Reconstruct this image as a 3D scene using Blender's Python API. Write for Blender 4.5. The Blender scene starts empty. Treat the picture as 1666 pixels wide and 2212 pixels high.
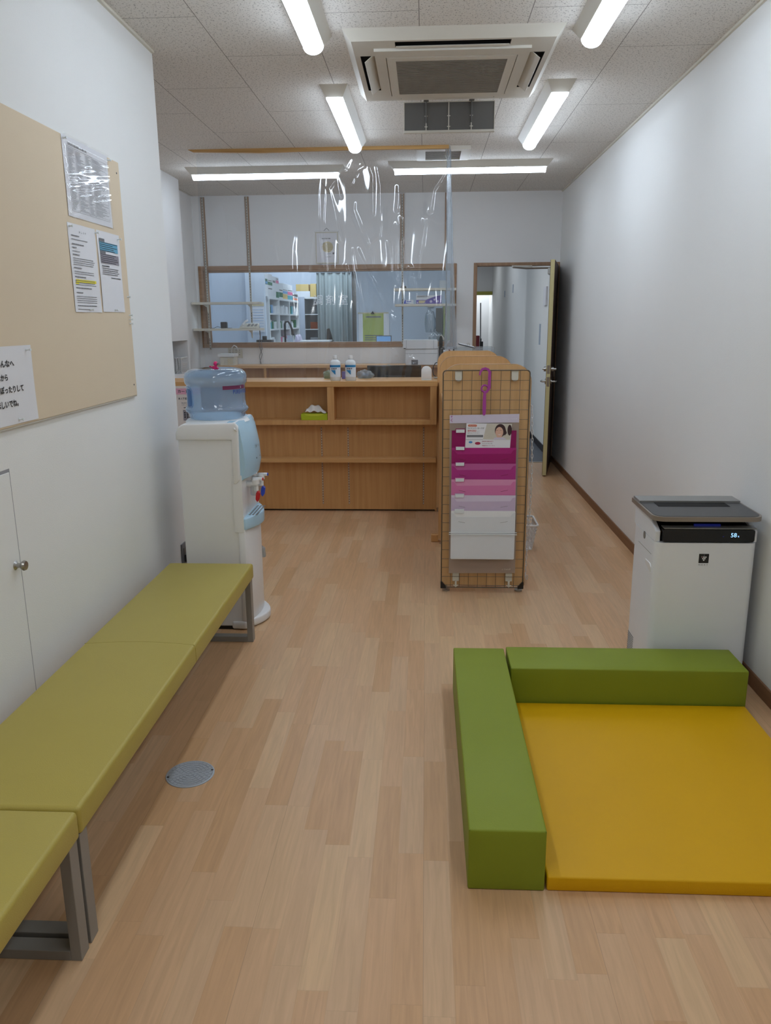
import bpy, bmesh, math, random
from mathutils import Vector, Matrix
S = bpy.context.scene
COL = S.collection
random.seed(7)

# ---------------------------------------------------------------- camera
F = 1690.0
cd = bpy.data.cameras.new('camera'); cam = bpy.data.objects.new('camera', cd); COL.objects.link(cam)
cd.sensor_fit = 'HORIZONTAL'; cd.sensor_width = 36.0; cd.lens = F / 1666 * 36.0
cd.clip_start = 0.05; cd.clip_end = 60
pitch, yaw, roll = math.radians(13.74244), math.radians(2.96944), math.radians(-0.45)
fw = Vector((-math.sin(yaw) * math.cos(pitch), math.cos(yaw) * math.cos(pitch), -math.sin(pitch)))
r0 = Vector((math.cos(yaw), math.sin(yaw), 0)); u0 = r0.cross(fw)
r1 = r0 * math.cos(roll) + u0 * math.sin(roll); u1 = -r0 * math.sin(roll) + u0 * math.cos(roll)
m = Matrix(((r1.x, u1.x, -fw.x, 0), (r1.y, u1.y, -fw.y, 0), (r1.z, u1.z, -fw.z, 1.45), (0, 0, 0, 1)))
cam.matrix_world = m
S.camera = cam

# ---------------------------------------------------------------- light and exposure
S.view_settings.view_transform = 'Standard'; S.view_settings.look = 'None'
S.view_settings.gamma = 1.0; S.view_settings.exposure = 0.10
S.view_settings.use_curve_mapping = False
LAMP = 17.0            # radiance of the tube covers
w = bpy.data.worlds.new('world'); S.world = w; w.use_nodes = True
w.node_tree.nodes['Background'].inputs[0].default_value = (0.8, 0.9, 1.0, 1)
w.node_tree.nodes['Background'].inputs[1].default_value = 0.25

def area(name, loc, sx, sy, power, color=(0.86, 0.93, 1.0), rot=(0, 0, 0)):
    l = bpy.data.lights.new(name, 'AREA'); l.shape = 'RECTANGLE'; l.size = sx; l.size_y = sy
    l.energy = power; l.color = color
    o = bpy.data.objects.new(name, l); COL.objects.link(o); o.location = loc; o.rotation_euler = rot
    return o
area('dispensary_fill', (-1.5, 8.75, 2.62), 1.2, 0.2, 11)  # unseen fill light added to brighten the partition behind the window
area('dispensary_fill', (-1.3, 11.0, 2.62), 1.0, 0.2, 22)  # unseen fill light set to reach curtain and rack, not the panel
area('dispensary_fill', (-2.0, 11.9, 2.62), 0.6, 0.3, 7)  # added fill light, out of view, brightens the rear wall behind the racks
area('dispensary_fill', (-0.1, 9.2, 2.62), 1.3, 0.2, 10)  # unseen fill light for the right-hand panel and its calendar
area('corridor_fill', (0.75, 12.4, 2.62), 0.2, 1.3, 3.5)  # unseen fill light put in to keep the corridor from going dark
area('corridor_fill', (0.75, 16.75, 2.62), 0.6, 0.2, 9)  # added fill light that brightens the space past the end doorway
area('corridor_fill', (0.75, 15.0, 2.62), 0.2, 0.8, 2.5)  # added fill light for the corridor end wall, no fixture there
area('waiting_room_lamp', (-0.5, 0.5, 2.55), 0.12, 1.37, 8.5, (0.92, 0.97, 1.0))
area('waiting_room_lamp', (0.7, 0.5, 2.55), 0.12, 1.37, 8.5, (0.92, 0.97, 1.0))

# ---------------------------------------------------------------- materials
MATS = {}
def newmat(name):
    mt = bpy.data.materials.new(name); mt.use_nodes = True; MATS[name] = mt
    nt = mt.node_tree
    return mt, nt, nt.nodes['Principled BSDF'], nt.nodes['Material Output']
def srgb(c):
    return tuple(((x / 255) / 12.92 if x / 255 <= 0.04045 else ((x / 255 + 0.055) / 1.055) ** 2.4) for x in c) + (1,)
def mat(name, c, rough=0.5, metal=0.0, spec=0.5, noise=0.04, scale=30, bump=0.0, bscale=200, emit=None, es=0, alpha=1, coat=0, sheen=0):
    """plain surface with a slight procedural unevenness of tone and relief"""
    mt, nt, p, out = newmat(name)
    N = nt.nodes; L = nt.links
    p.inputs['Roughness'].default_value = rough; p.inputs['Metallic'].default_value = metal
    p.inputs['Specular IOR Level'].default_value = spec
    p.inputs['Coat Weight'].default_value = coat
    p.inputs['Sheen Weight'].default_value = sheen
    base = srgb(c)
    tc = N.new('ShaderNodeTexCoord')
    if noise:
        nz = N.new('ShaderNodeTexNoise'); nz.inputs['Scale'].default_value = scale; nz.inputs['Detail'].default_value = 3
        L.new(tc.outputs['Object'], nz.inputs['Vector'])
        mx = N.new('ShaderNodeMix'); mx.data_type = 'RGBA'
        mx.inputs['A'].default_value = tuple(v * (1 - noise) for v in base[:3]) + (1,)
        mx.inputs['B'].default_value = tuple(min(1, v * (1 + noise)) for v in base[:3]) + (1,)
        L.new(nz.outputs['Fac'], mx.inputs['Factor']); L.new(mx.outputs['Result'], p.inputs['Base Color'])
    else:
        p.inputs['Base Color'].default_value = base
    if bump:
        nb = N.new('ShaderNodeTexNoise'); nb.inputs['Scale'].default_value = bscale; nb.inputs['Detail'].default_value = 2
        L.new(tc.outputs['Object'], nb.inputs['Vector'])
        bp = N.new('ShaderNodeBump'); bp.inputs['Strength'].default_value = bump; bp.inputs['Distance'].default_value = 0.002
        L.new(nb.outputs['Fac'], bp.inputs['Height']); L.new(bp.outputs['Normal'], p.inputs['Normal'])
    if emit:
        p.inputs['Emission Color'].default_value = srgb(emit); p.inputs['Emission Strength'].default_value = es
    return mt
def wood(name, c1, c2, axis='Z', rough=0.45, scale=1.0, coords='Object'):
    """straight-grained laminate, grain runs along axis"""
    mt, nt, p, out = newmat(name); N = nt.nodes; L = nt.links
    tc = N.new('ShaderNodeTexCoord'); mp = N.new('ShaderNodeMapping')
    sc = {'X': (1.2, 26, 26), 'Y': (26, 1.2, 26), 'Z': (26, 26, 1.2)}[axis]
    mp.inputs['Scale'].default_value = tuple(s * scale for s in sc)
    L.new(tc.outputs[coords], mp.inputs['Vector'])
    nz = N.new('ShaderNodeTexNoise'); nz.inputs['Scale'].default_value = 1.6; nz.inputs['Detail'].default_value = 5; nz.inputs['Distortion'].default_value = 0.35
    L.new(mp.outputs['Vector'], nz.inputs['Vector'])
    cr = N.new('ShaderNodeValToRGB'); cr.color_ramp.elements[0].position = 0.32; cr.color_ramp.elements[1].position = 0.7
    cr.color_ramp.elements[0].color = srgb(c1); cr.color_ramp.elements[1].color = srgb(c2)
    L.new(nz.outputs['Fac'], cr.inputs['Fac']); L.new(cr.outputs['Color'], p.inputs['Base Color'])
    p.inputs['Roughness'].default_value = rough
    return mt
def clear(name, tint=(1, 1, 1), rough=0.04, ior=1.45, haze=0.0, hcol=(0.8, 0.85, 0.9), gain=1.0, bump=0):
    """thin clear sheet: transparent, fresnel gloss, optional milky body"""
    mt, nt, p, out = newmat(name); N = nt.nodes; L = nt.links
    N.remove(p)
    tr = N.new('ShaderNodeBsdfTransparent'); tr.inputs[0].default_value = tuple(tint) + (1,)
    gl = N.new('ShaderNodeBsdfGlossy'); gl.inputs['Roughness'].default_value = rough
    lw = N.new('ShaderNodeLayerWeight'); lw.inputs['Blend'].default_value = 0.5      # symmetric for both faces of the film
    F0 = ((ior - 1) / (ior + 1)) ** 2
    pw = N.new('ShaderNodeMath'); pw.operation = 'POWER'; pw.inputs[1].default_value = 5.0; L.new(lw.outputs['Facing'], pw.inputs[0])
    fr = N.new('ShaderNodeMath'); fr.operation = 'MULTIPLY_ADD'; fr.inputs[1].default_value = 1 - F0; fr.inputs[2].default_value = F0; L.new(pw.outputs[0], fr.inputs[0])
    mu = N.new('ShaderNodeMath'); mu.operation = 'MULTIPLY'; mu.inputs[1].default_value = gain; mu.use_clamp = True
    L.new(fr.outputs[0], mu.inputs[0])
    mx = N.new('ShaderNodeMixShader')
    body = tr
    if haze:
        df = N.new('ShaderNodeBsdfDiffuse'); df.inputs[0].default_value = tuple(hcol) + (1,)
        tl = N.new('ShaderNodeBsdfTranslucent'); tl.inputs[0].default_value = tuple(hcol) + (1,)
        m2 = N.new('ShaderNodeMixShader'); m2.inputs[0].default_value = 0.4
        L.new(df.outputs[0], m2.inputs[1]); L.new(tl.outputs[0], m2.inputs[2])
        m3 = N.new('ShaderNodeMixShader'); m3.inputs[0].default_value = haze
        L.new(tr.outputs[0], m3.inputs[1]); L.new(m2.outputs[0], m3.inputs[2]); body = m3
    if bump:
        tc = N.new('ShaderNodeTexCoord'); nb = N.new('ShaderNodeTexNoise'); nb.inputs['Scale'].default_value = 60
        L.new(tc.outputs['Object'], nb.inputs['Vector'])
        bp = N.new('ShaderNodeBump'); bp.inputs['Strength'].default_value = bump; bp.inputs['Distance'].default_value = 0.003
        L.new(nb.outputs['Fac'], bp.inputs['Height']); L.new(bp.outputs['Normal'], gl.inputs['Normal'])
    L.new(mu.outputs[0], mx.inputs[0]); L.new(body.outputs[0], mx.inputs[1]); L.new(gl.outputs[0], mx.inputs[2])
    L.new(mx.outputs[0], out.inputs['Surface'])
    return mt

def mathn(nt, op, a, b=None, clamp=False):
    n = nt.nodes.new('ShaderNodeMath'); n.operation = op; n.use_clamp = clamp
    for i, v in enumerate((a, b)):
        if v is None: continue
        if isinstance(v, (int, float)): n.inputs[i].default_value = v
        else: nt.links.new(v, n.inputs[i])
    return n.outputs[0]

def floor_material():
    mt, nt, p, out = newmat('vinyl_plank'); N = nt.nodes; L = nt.links
    tc = N.new('ShaderNodeTexCoord'); sp = N.new('ShaderNodeSeparateXYZ'); L.new(tc.outputs['Object'], sp.inputs[0])
    W = 0.070; LEN = 0.50
    u = mathn(nt, 'DIVIDE', sp.outputs['X'], W); row = mathn(nt, 'FLOOR', u)
    wn = N.new('ShaderNodeTexWhiteNoise'); wn.noise_dimensions = '1D'; L.new(row, wn.inputs['W'])
    v = mathn(nt, 'ADD', mathn(nt, 'DIVIDE', sp.outputs['Y'], LEN), mathn(nt, 'MULTIPLY', wn.outputs['Value'], 7.3))
    seg = mathn(nt, 'FLOOR', v)
    cid = N.new('ShaderNodeCombineXYZ'); L.new(row, cid.inputs[0]); L.new(seg, cid.inputs[1])
    w2 = N.new('ShaderNodeTexWhiteNoise'); w2.noise_dimensions = '3D'; L.new(cid.outputs[0], w2.inputs['Vector'])
    cr = N.new('ShaderNodeValToRGB'); e = cr.color_ramp.elements
    e[0].position = 0.0; e[0].color = srgb((202, 160, 118)); e[1].position = 1.0; e[1].color = srgb((216, 180, 140))
    a = e.new(0.35); a.color = srgb((210, 168, 128)); b = e.new(0.7); b.color = srgb((210, 173, 136))
    L.new(w2.outputs['Value'], cr.inputs['Fac'])
    # grain
    mp = N.new('ShaderNodeMapping'); mp.inputs['Scale'].default_value = (34, 2.0, 1)
    off = N.new('ShaderNodeVectorMath'); off.operation = 'MULTIPLY_ADD'; L.new(w2.outputs['Color'], off.inputs[0]); off.inputs[1].default_value = (5, 5, 5); L.new(tc.outputs['Object'], off.inputs[2])
    L.new(off.outputs[0], mp.inputs['Vector'])
    nz = N.new('ShaderNodeTexNoise'); nz.inputs['Scale'].default_value = 2.2; nz.inputs['Detail'].default_value = 6; nz.inputs['Distortion'].default_value = 0.8
    L.new(mp.outputs[0], nz.inputs['Vector'])
    mr = N.new('ShaderNodeMapRange'); mr.inputs['From Min'].default_value = 0.3; mr.inputs['From Max'].default_value = 0.7
    mr.inputs['To Min'].default_value = 0.9; mr.inputs['To Max'].default_value = 1.06; L.new(nz.outputs['Fac'], mr.inputs['Value'])
    # seams
    fu = mathn(nt, 'FRACT', u); fv = mathn(nt, 'FRACT', v)
    su = mathn(nt, 'LESS_THAN', fu, 0.015); sv = mathn(nt, 'LESS_THAN', fv, 0.003)
    seam = mathn(nt, 'MULTIPLY', mathn(nt, 'MAXIMUM', su, sv), 0.10)
    u3 = mathn(nt, 'FRACT', mathn(nt, 'DIVIDE', sp.outputs['X'], W * 6)); s3 = mathn(nt, 'MULTIPLY', mathn(nt, 'LESS_THAN', u3, 0.004), 0.22)
    k = mathn(nt, 'SUBTRACT', 1.0, mathn(nt, 'MAXIMUM', seam, s3))
    mul = mathn(nt, 'MULTIPLY', mr.outputs[0], k)
    vm = N.new('ShaderNodeVectorMath'); vm.operation = 'SCALE'; L.new(cr.outputs['Color'], vm.inputs[0]); L.new(mul, vm.inputs['Scale'])
    L.new(vm.outputs[0], p.inputs['Base Color'])
    p.inputs['Roughness'].default_value = 0.36; p.inputs['Specular IOR Level'].default_value = 0.35
    bp = N.new('ShaderNodeBump'); bp.inputs['Strength'].default_value = 0.12; bp.inputs['Distance'].default_value = 0.001
    L.new(nz.outputs['Fac'], bp.inputs['Height']); L.new(bp.outputs['Normal'], p.inputs['Normal'])
    return mt

def ceiling_material():
    mt, nt, p, out = newmat('acoustic_tile'); N = nt.nodes; L = nt.links
    tc = N.new('ShaderNodeTexCoord'); sp = N.new('ShaderNodeSeparateXYZ'); L.new(tc.outputs['Object'], sp.inputs[0])
    u = mathn(nt, 'DIVIDE', mathn(nt, 'ADD', sp.outputs['X'], 0.035), 0.4575); cu = mathn(nt, 'FLOOR', u); fu = mathn(nt, 'FRACT', u)
    par = mathn(nt, 'FLOORED_MODULO', cu, 2.0)
    v = mathn(nt, 'DIVIDE', mathn(nt, 'SUBTRACT', mathn(nt, 'SUBTRACT', sp.outputs['Y'], 4.06), mathn(nt, 'MULTIPLY', par, 0.5025)), 1.005)
    fv = mathn(nt, 'FRACT', v)
    j = mathn(nt, 'MAXIMUM', mathn(nt, 'LESS_THAN', fu, 0.008), mathn(nt, 'LESS_THAN', fv, 0.0036))
    holes = []
    for sc, thr, rot in (((62, 30, 1), 0.105, 0.6), ((34, 66, 1), 0.10, 0.9), ((60, 60, 1), 0.10, 0.0)):
        mp = N.new('ShaderNodeMapping'); mp.inputs['Scale'].default_value = sc; mp.inputs['Rotation'].default_value = (0, 0, rot)
        nd = N.new('ShaderNodeTexNoise'); nd.inputs['Scale'].default_value = 70
        L.new(tc.outputs['Object'], nd.inputs['Vector'])
        va = N.new('ShaderNodeVectorMath'); va.operation = 'MULTIPLY_ADD'; L.new(nd.outputs['Color'], va.inputs[0]); va.inputs[1].default_value = (0.02, 0.02, 0); L.new(tc.outputs['Object'], va.inputs[2])
        L.new(va.outputs[0], mp.inputs['Vector'])
        vo = N.new('ShaderNodeTexVoronoi'); vo.voronoi_dimensions = '2D'; vo.inputs['Scale'].default_value = 1.0; L.new(mp.outputs[0], vo.inputs['Vector'])
        holes.append(mathn(nt, 'LESS_THAN', vo.outputs['Distance'], thr))
    h = mathn(nt, 'MAXIMUM', mathn(nt, 'MAXIMUM', holes[0], holes[1]), holes[2])
    dark = mathn(nt, 'MAXIMUM', mathn(nt, 'MULTIPLY', h, 0.55), mathn(nt, 'MULTIPLY', j, 0.75))
    mx = N.new('ShaderNodeMix'); mx.data_type = 'RGBA'; mx.inputs['A'].default_value = srgb((226, 222, 216)); mx.inputs['B'].default_value = srgb((96, 90, 84))
    L.new(dark, mx.inputs['Factor']); L.new(mx.outputs['Result'], p.inputs['Base Color'])
    p.inputs['Roughness'].default_value = 0.9
    bp = N.new('ShaderNodeBump'); bp.invert = True; bp.inputs['Strength'].default_value = 0.5; bp.inputs['Distance'].default_value = 0.003
    L.new(dark, bp.inputs['Height']); L.new(bp.outputs['Normal'], p.inputs['Normal'])
    return mt

M = {}
M['floor'] = floor_material()
M['ceiling'] = ceiling_material()
M['wall'] = mat('wall_paper', (238, 238, 236), 0.85, noise=0.012, scale=3, bump=0.25, bscale=260)
M['wall2'] = mat('wall_paper_rear', (238, 238, 238), 0.85, noise=0.012, scale=3, bump=0.2, bscale=260)
M['pwall'] = mat('dispensary_wall', (206, 216, 228), 0.85, noise=0.02, scale=2)
M['greyfloor'] = mat('grey_vinyl', (92, 96, 104), 0.6, noise=0.06, scale=20)
M['skirt'] = wood('skirting_wood', (122, 84, 56), (142, 102, 70), 'Y', 0.5)
M['frame'] = wood('frame_wood', (152, 118, 90), (172, 138, 108), 'X', 0.5)
M['framez'] = wood('frame_wood_upright', (152, 118, 90), (172, 138, 108), 'Z', 0.5)
M['darkwood'] = wood('door_face_wood', (66, 42, 30), (84, 56, 40), 'Z', 0.5)
M['doorcore'] = mat('door_edge', (202, 190, 140), 0.55)
M['oak'] = wood('counter_laminate', (200, 148, 90), (212, 163, 106), 'Z', 0.42)
M['boardoak'] = wood('board_laminate', (206, 162, 110), (217, 175, 124), 'Z', 0.42)
M['oakx'] = wood('counter_laminate_across', (202, 152, 94), (214, 166, 108), 'X', 0.42)
M['oaky'] = wood('counter_laminate_deep', (202, 152, 94), (214, 166, 108), 'Y', 0.42)
M['edge'] = wood('edge_band', (214, 168, 118), (224, 180, 132), 'X', 0.4)
M['black'] = mat('black_plastic', (22, 22, 24), 0.4)
M['blackgloss'] = mat('black_gloss', (10, 11, 14), 0.12, noise=0)
M['slot'] = mat('dark_slot', (16, 14, 13), 0.9, noise=0)
M['white'] = mat('white_plastic', (232, 232, 232), 0.32, noise=0.01)
M['matwhite'] = mat('matt_white', (228, 226, 222), 0.6, noise=0.02)
M['cream'] = mat('cream_plastic', (214, 210, 196), 0.45, noise=0.02)
M['ac'] = mat('aged_white_plastic', (214, 209, 198), 0.5, noise=0.02)
M['shelf'] = mat('white_melamine', (222, 218, 204), 0.5, noise=0.02)
M['steel'] = mat('steel', (176, 174, 170), 0.3, metal=1, noise=0.05)
M['wire'] = mat('bronze_wire', (104, 94, 80), 0.42, metal=0.6, noise=0.05)
M['legs'] = mat('grey_painted_steel', (142, 140, 135), 0.4, metal=0.15, noise=0.04)
M['disc'] = mat('cast_alloy', (176, 182, 190), 0.42, metal=0.25, noise=0.08, scale=90, bump=0.3)
M['olive'] = mat('olive_vinyl', (180, 164, 80), 0.38, spec=0.4, noise=0.03, scale=8, bump=0.25, bscale=420)
M['oliveseam'] = mat('olive_seam', (166, 150, 66), 0.5)
M['green'] = mat('green_vinyl', (132, 146, 38), 0.5, spec=0.3, noise=0.04, scale=6, bump=0.2, bscale=380)
M['greenseam'] = mat('green_seam', (84, 104, 28), 0.5)
M['yellow'] = mat('yellow_vinyl', (220, 168, 2), 0.5, spec=0.3, noise=0.04, scale=5, bump=0.22, bscale=380)
M['paper'] = mat('paper', (232, 232, 236), 0.7, noise=0.01)
M['ink'] = mat('ink', (52, 52, 56), 0.7, noise=0)
M['midink'] = mat('mid_grey_ink', (150, 150, 154), 0.7, noise=0)
M['inklight'] = mat('grey_ink', (120, 120, 124), 0.7, noise=0)
M['board'] = mat('pin_board', (226, 208, 181), 0.8, noise=0.02, scale=4, bump=0.3, bscale=500)
M['boardedge'] = mat('pin_board_edge', (198, 192, 180), 0.6)
M['bluepaper'] = mat('blue_highlight', (104, 172, 204), 0.7, noise=0)
M['greypaper'] = mat('grey_highlight', (150, 146, 156), 0.7, noise=0)
M['yellowpaper'] = mat('yellow_highlight', (236, 222, 60), 0.7, noise=0)
M['lamp'] = mat('tube_cover', (240, 245, 255), 0.4, noise=0, emit=(223, 238, 254), es=LAMP)
M['fixture'] = mat('fixture_enamel', (214, 210, 200), 0.4, noise=0.01)
M['fixture2'] = mat('fixture_end', (176, 172, 146), 0.5, noise=0.02)
M['lightblue'] = mat('pale_blue_plastic', (178, 212, 232), 0.22, noise=0.01)
M['bottleblue'] = clear('blue_bottle', (0.72, 0.84, 0.94), 0.08, 1.5, haze=0.34, hcol=(0.46, 0.64, 0.86), gain=1.6, bump=0.25)
M['bottledark'] = clear('blue_bottle_grip', (0.2, 0.36, 0.6), 0.1, 1.5, haze=0.5, hcol=(0.1, 0.24, 0.46))
M['clear'] = clear('clear_vinyl', (0.93, 0.95, 0.97), 0.06, 1.55, haze=0.03, hcol=(0.82, 0.88, 0.95), gain=2.2)
M['clearroll'] = clear('clear_vinyl_bundle', (0.80, 0.84, 0.88), 0.09, 1.55, haze=0.24, hcol=(0.75, 0.82, 0.88), gain=2.2)
M['glass'] = clear('window_glass', (0.93, 0.97, 1.0), 0.0, 1.45, gain=0.8)
M['clearplastic'] = clear('clear_plastic', (0.92, 0.94, 0.95), 0.05, 1.5, haze=0.15)
M['frost'] = clear('frosted_file', (0.92, 0.90, 0.88), 0.3, 1.4, haze=0.36, hcol=(0.74, 0.68, 0.66))
M['frosttop'] = mat('lilac_white_film', (212, 204, 222), 0.4)
for k, c in dict(g1=(140, 0, 88), g2=(176, 36, 124), g3=(192, 92, 156), g4=(224, 150, 190), g5=(222, 210, 230), g6=(238, 240, 242), f1=(146, 0, 92), f2=(156, 10, 102), f3=(176, 50, 134), f4=(216, 122, 174), f5=(206, 188, 214), f6=(224, 228, 232)).items():
    M[k] = mat('file_film_' + {'g1': 'magenta_rear', 'g2': 'rose_rear', 'g3': 'orchid_rear', 'g4': 'pink_rear', 'g5': 'lilac_rear', 'g6': 'white_rear', 'f1': 'deep_magenta', 'f2': 'magenta', 'f3': 'orchid', 'f4': 'pink', 'f5': 'lilac', 'f6': 'milky_white'}[k], c, 0.4, noise=0.02)
M['tag'] = mat('tag_white', (226, 232, 234), 0.4)
M['purple'] = mat('purple_plastic', (168, 66, 152), 0.4)
M['red'] = mat('red_plastic', (196, 30, 40), 0.35)
M['blue'] = mat('blue_plastic', (44, 74, 190), 0.35)
M['maroon'] = mat('maroon_band', (116, 44, 84), 0.5)
M['navyink'] = mat('navy_ink', (34, 66, 140), 0.5, noise=0)
M['lime'] = mat('lime_card', (178, 192, 24), 0.5)
M['limelight'] = mat('lime_light_card', (204, 210, 60), 0.5)
M['tissue'] = mat('tissue_paper', (238, 234, 230), 0.9, noise=0.01)
M['label'] = mat('printed_label', (230, 236, 242), 0.5)
M['cyanband'] = mat('cyan_band', (44, 132, 186), 0.5, noise=0)
M['skin'] = mat('printed_skin', (222, 178, 156), 0.6, noise=0)
M['hair'] = mat('printed_hair', (62, 38, 42), 0.6, noise=0)
M['orange'] = mat('printed_orange', (206, 98, 54), 0.6, noise=0)
M['redink'] = mat('printed_red', (196, 60, 40), 0.6, noise=0)
M['maroonink'] = mat('printed_maroon', (170, 40, 76), 0.6, noise=0)
M['blueink'] = mat('printed_blue', (66, 136, 200), 0.6, noise=0)
M['paleink'] = mat('printed_scene', (206, 200, 186), 0.6, noise=0.05, scale=80)
M['pur'] = mat('purifier_white', (236, 240, 246), 0.35, noise=0.008)
M['purlid'] = mat('purifier_lid_frame', (150, 140, 130), 0.35, metal=0.35, noise=0.02)
M['purtop'] = mat('purifier_lid_panel', (70, 70, 72), 0.4, noise=0.02)
M['purflap'] = mat('purifier_flap', (142, 142, 140), 0.35, metal=0.2, noise=0.02)
M['digits'] = mat('display_digits', (150, 200, 255), 0.5, noise=0, emit=(150, 200, 255), es=1.6)
M['glow'] = mat('status_light', (14, 20, 80), 0.5, noise=0, emit=(40, 60, 200), es=0.08)
M['railwood'] = wood('batten_wood', (176, 134, 78), (206, 164, 104), 'X', 0.6)
M['rackgrey'] = mat('grey_rack_panel', (176, 186, 200), 0.5)
M['rackwhite'] = mat('white_rack', (220, 224, 226), 0.5)
M['curtain'] = mat('grey_curtain', (140, 150, 150), 0.85, noise=0.05, scale=14)
M['dargrey'] = mat('dark_grey', (104, 102, 99), 0.6)
M['boxgreen'] = mat('green_carton', (38, 112, 78), 0.6)
M['boxblue'] = mat('blue_carton', (110, 160, 206), 0.6)
M['boxpink'] = mat('pink_carton', (222, 112, 152), 0.6)
M['boxyellow'] = mat('manila_carton', (206, 180, 116), 0.6)
M['boxwhite'] = mat('white_carton', (222, 226, 230), 0.6)
M['boxorange'] = mat('orange_carton', (226, 112, 60), 0.6)
M['boxteal'] = mat('teal_carton', (70, 160, 176), 0.6)
M['calgreen'] = mat('calendar_green', (176, 188, 100), 0.6, noise=0.06, scale=40)
M['screen'] = mat('screen_light', (110, 160, 210), 0.3, noise=0.02, emit=(120, 170, 220), es=0.25)
M['dred'] = mat('dark_red', (104, 16, 26), 0.5)
M['greenpost'] = mat('olive_green_paint', (150, 158, 112), 0.6)
M['plasticbag'] = clear('plastic_bag', (0.7, 0.76, 0.8), 0.12, 1.5, haze=0.3, hcol=(0.7, 0.76, 0.8), gain=2.0)
M['purplebox'] = mat('violet_print', (116, 104, 176), 0.5)
M['pink'] = mat('pink_paint', (214, 30, 110), 0.4)
M['skirtdark'] = mat('dark_skirting', (40, 36, 38), 0.5)
M['hdr'] = mat('yellow_green_header', (168, 164, 72), 0.5)
M['posterpink'] = mat('poster_pink', (224, 168, 190), 0.6, noise=0)
M['posterpaper'] = mat('poster_paper', (228, 220, 214), 0.6, noise=0.01)
M['greenbag'] = clear('green_printed_bag', (0.6, 0.68, 0.5), 0.12, 1.5, haze=0.5, hcol=(0.45, 0.55, 0.38), gain=2.0)
M['bottlewhite'] = mat('white_translucent_bottle', (228, 232, 234), 0.25, noise=0.01)

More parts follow.
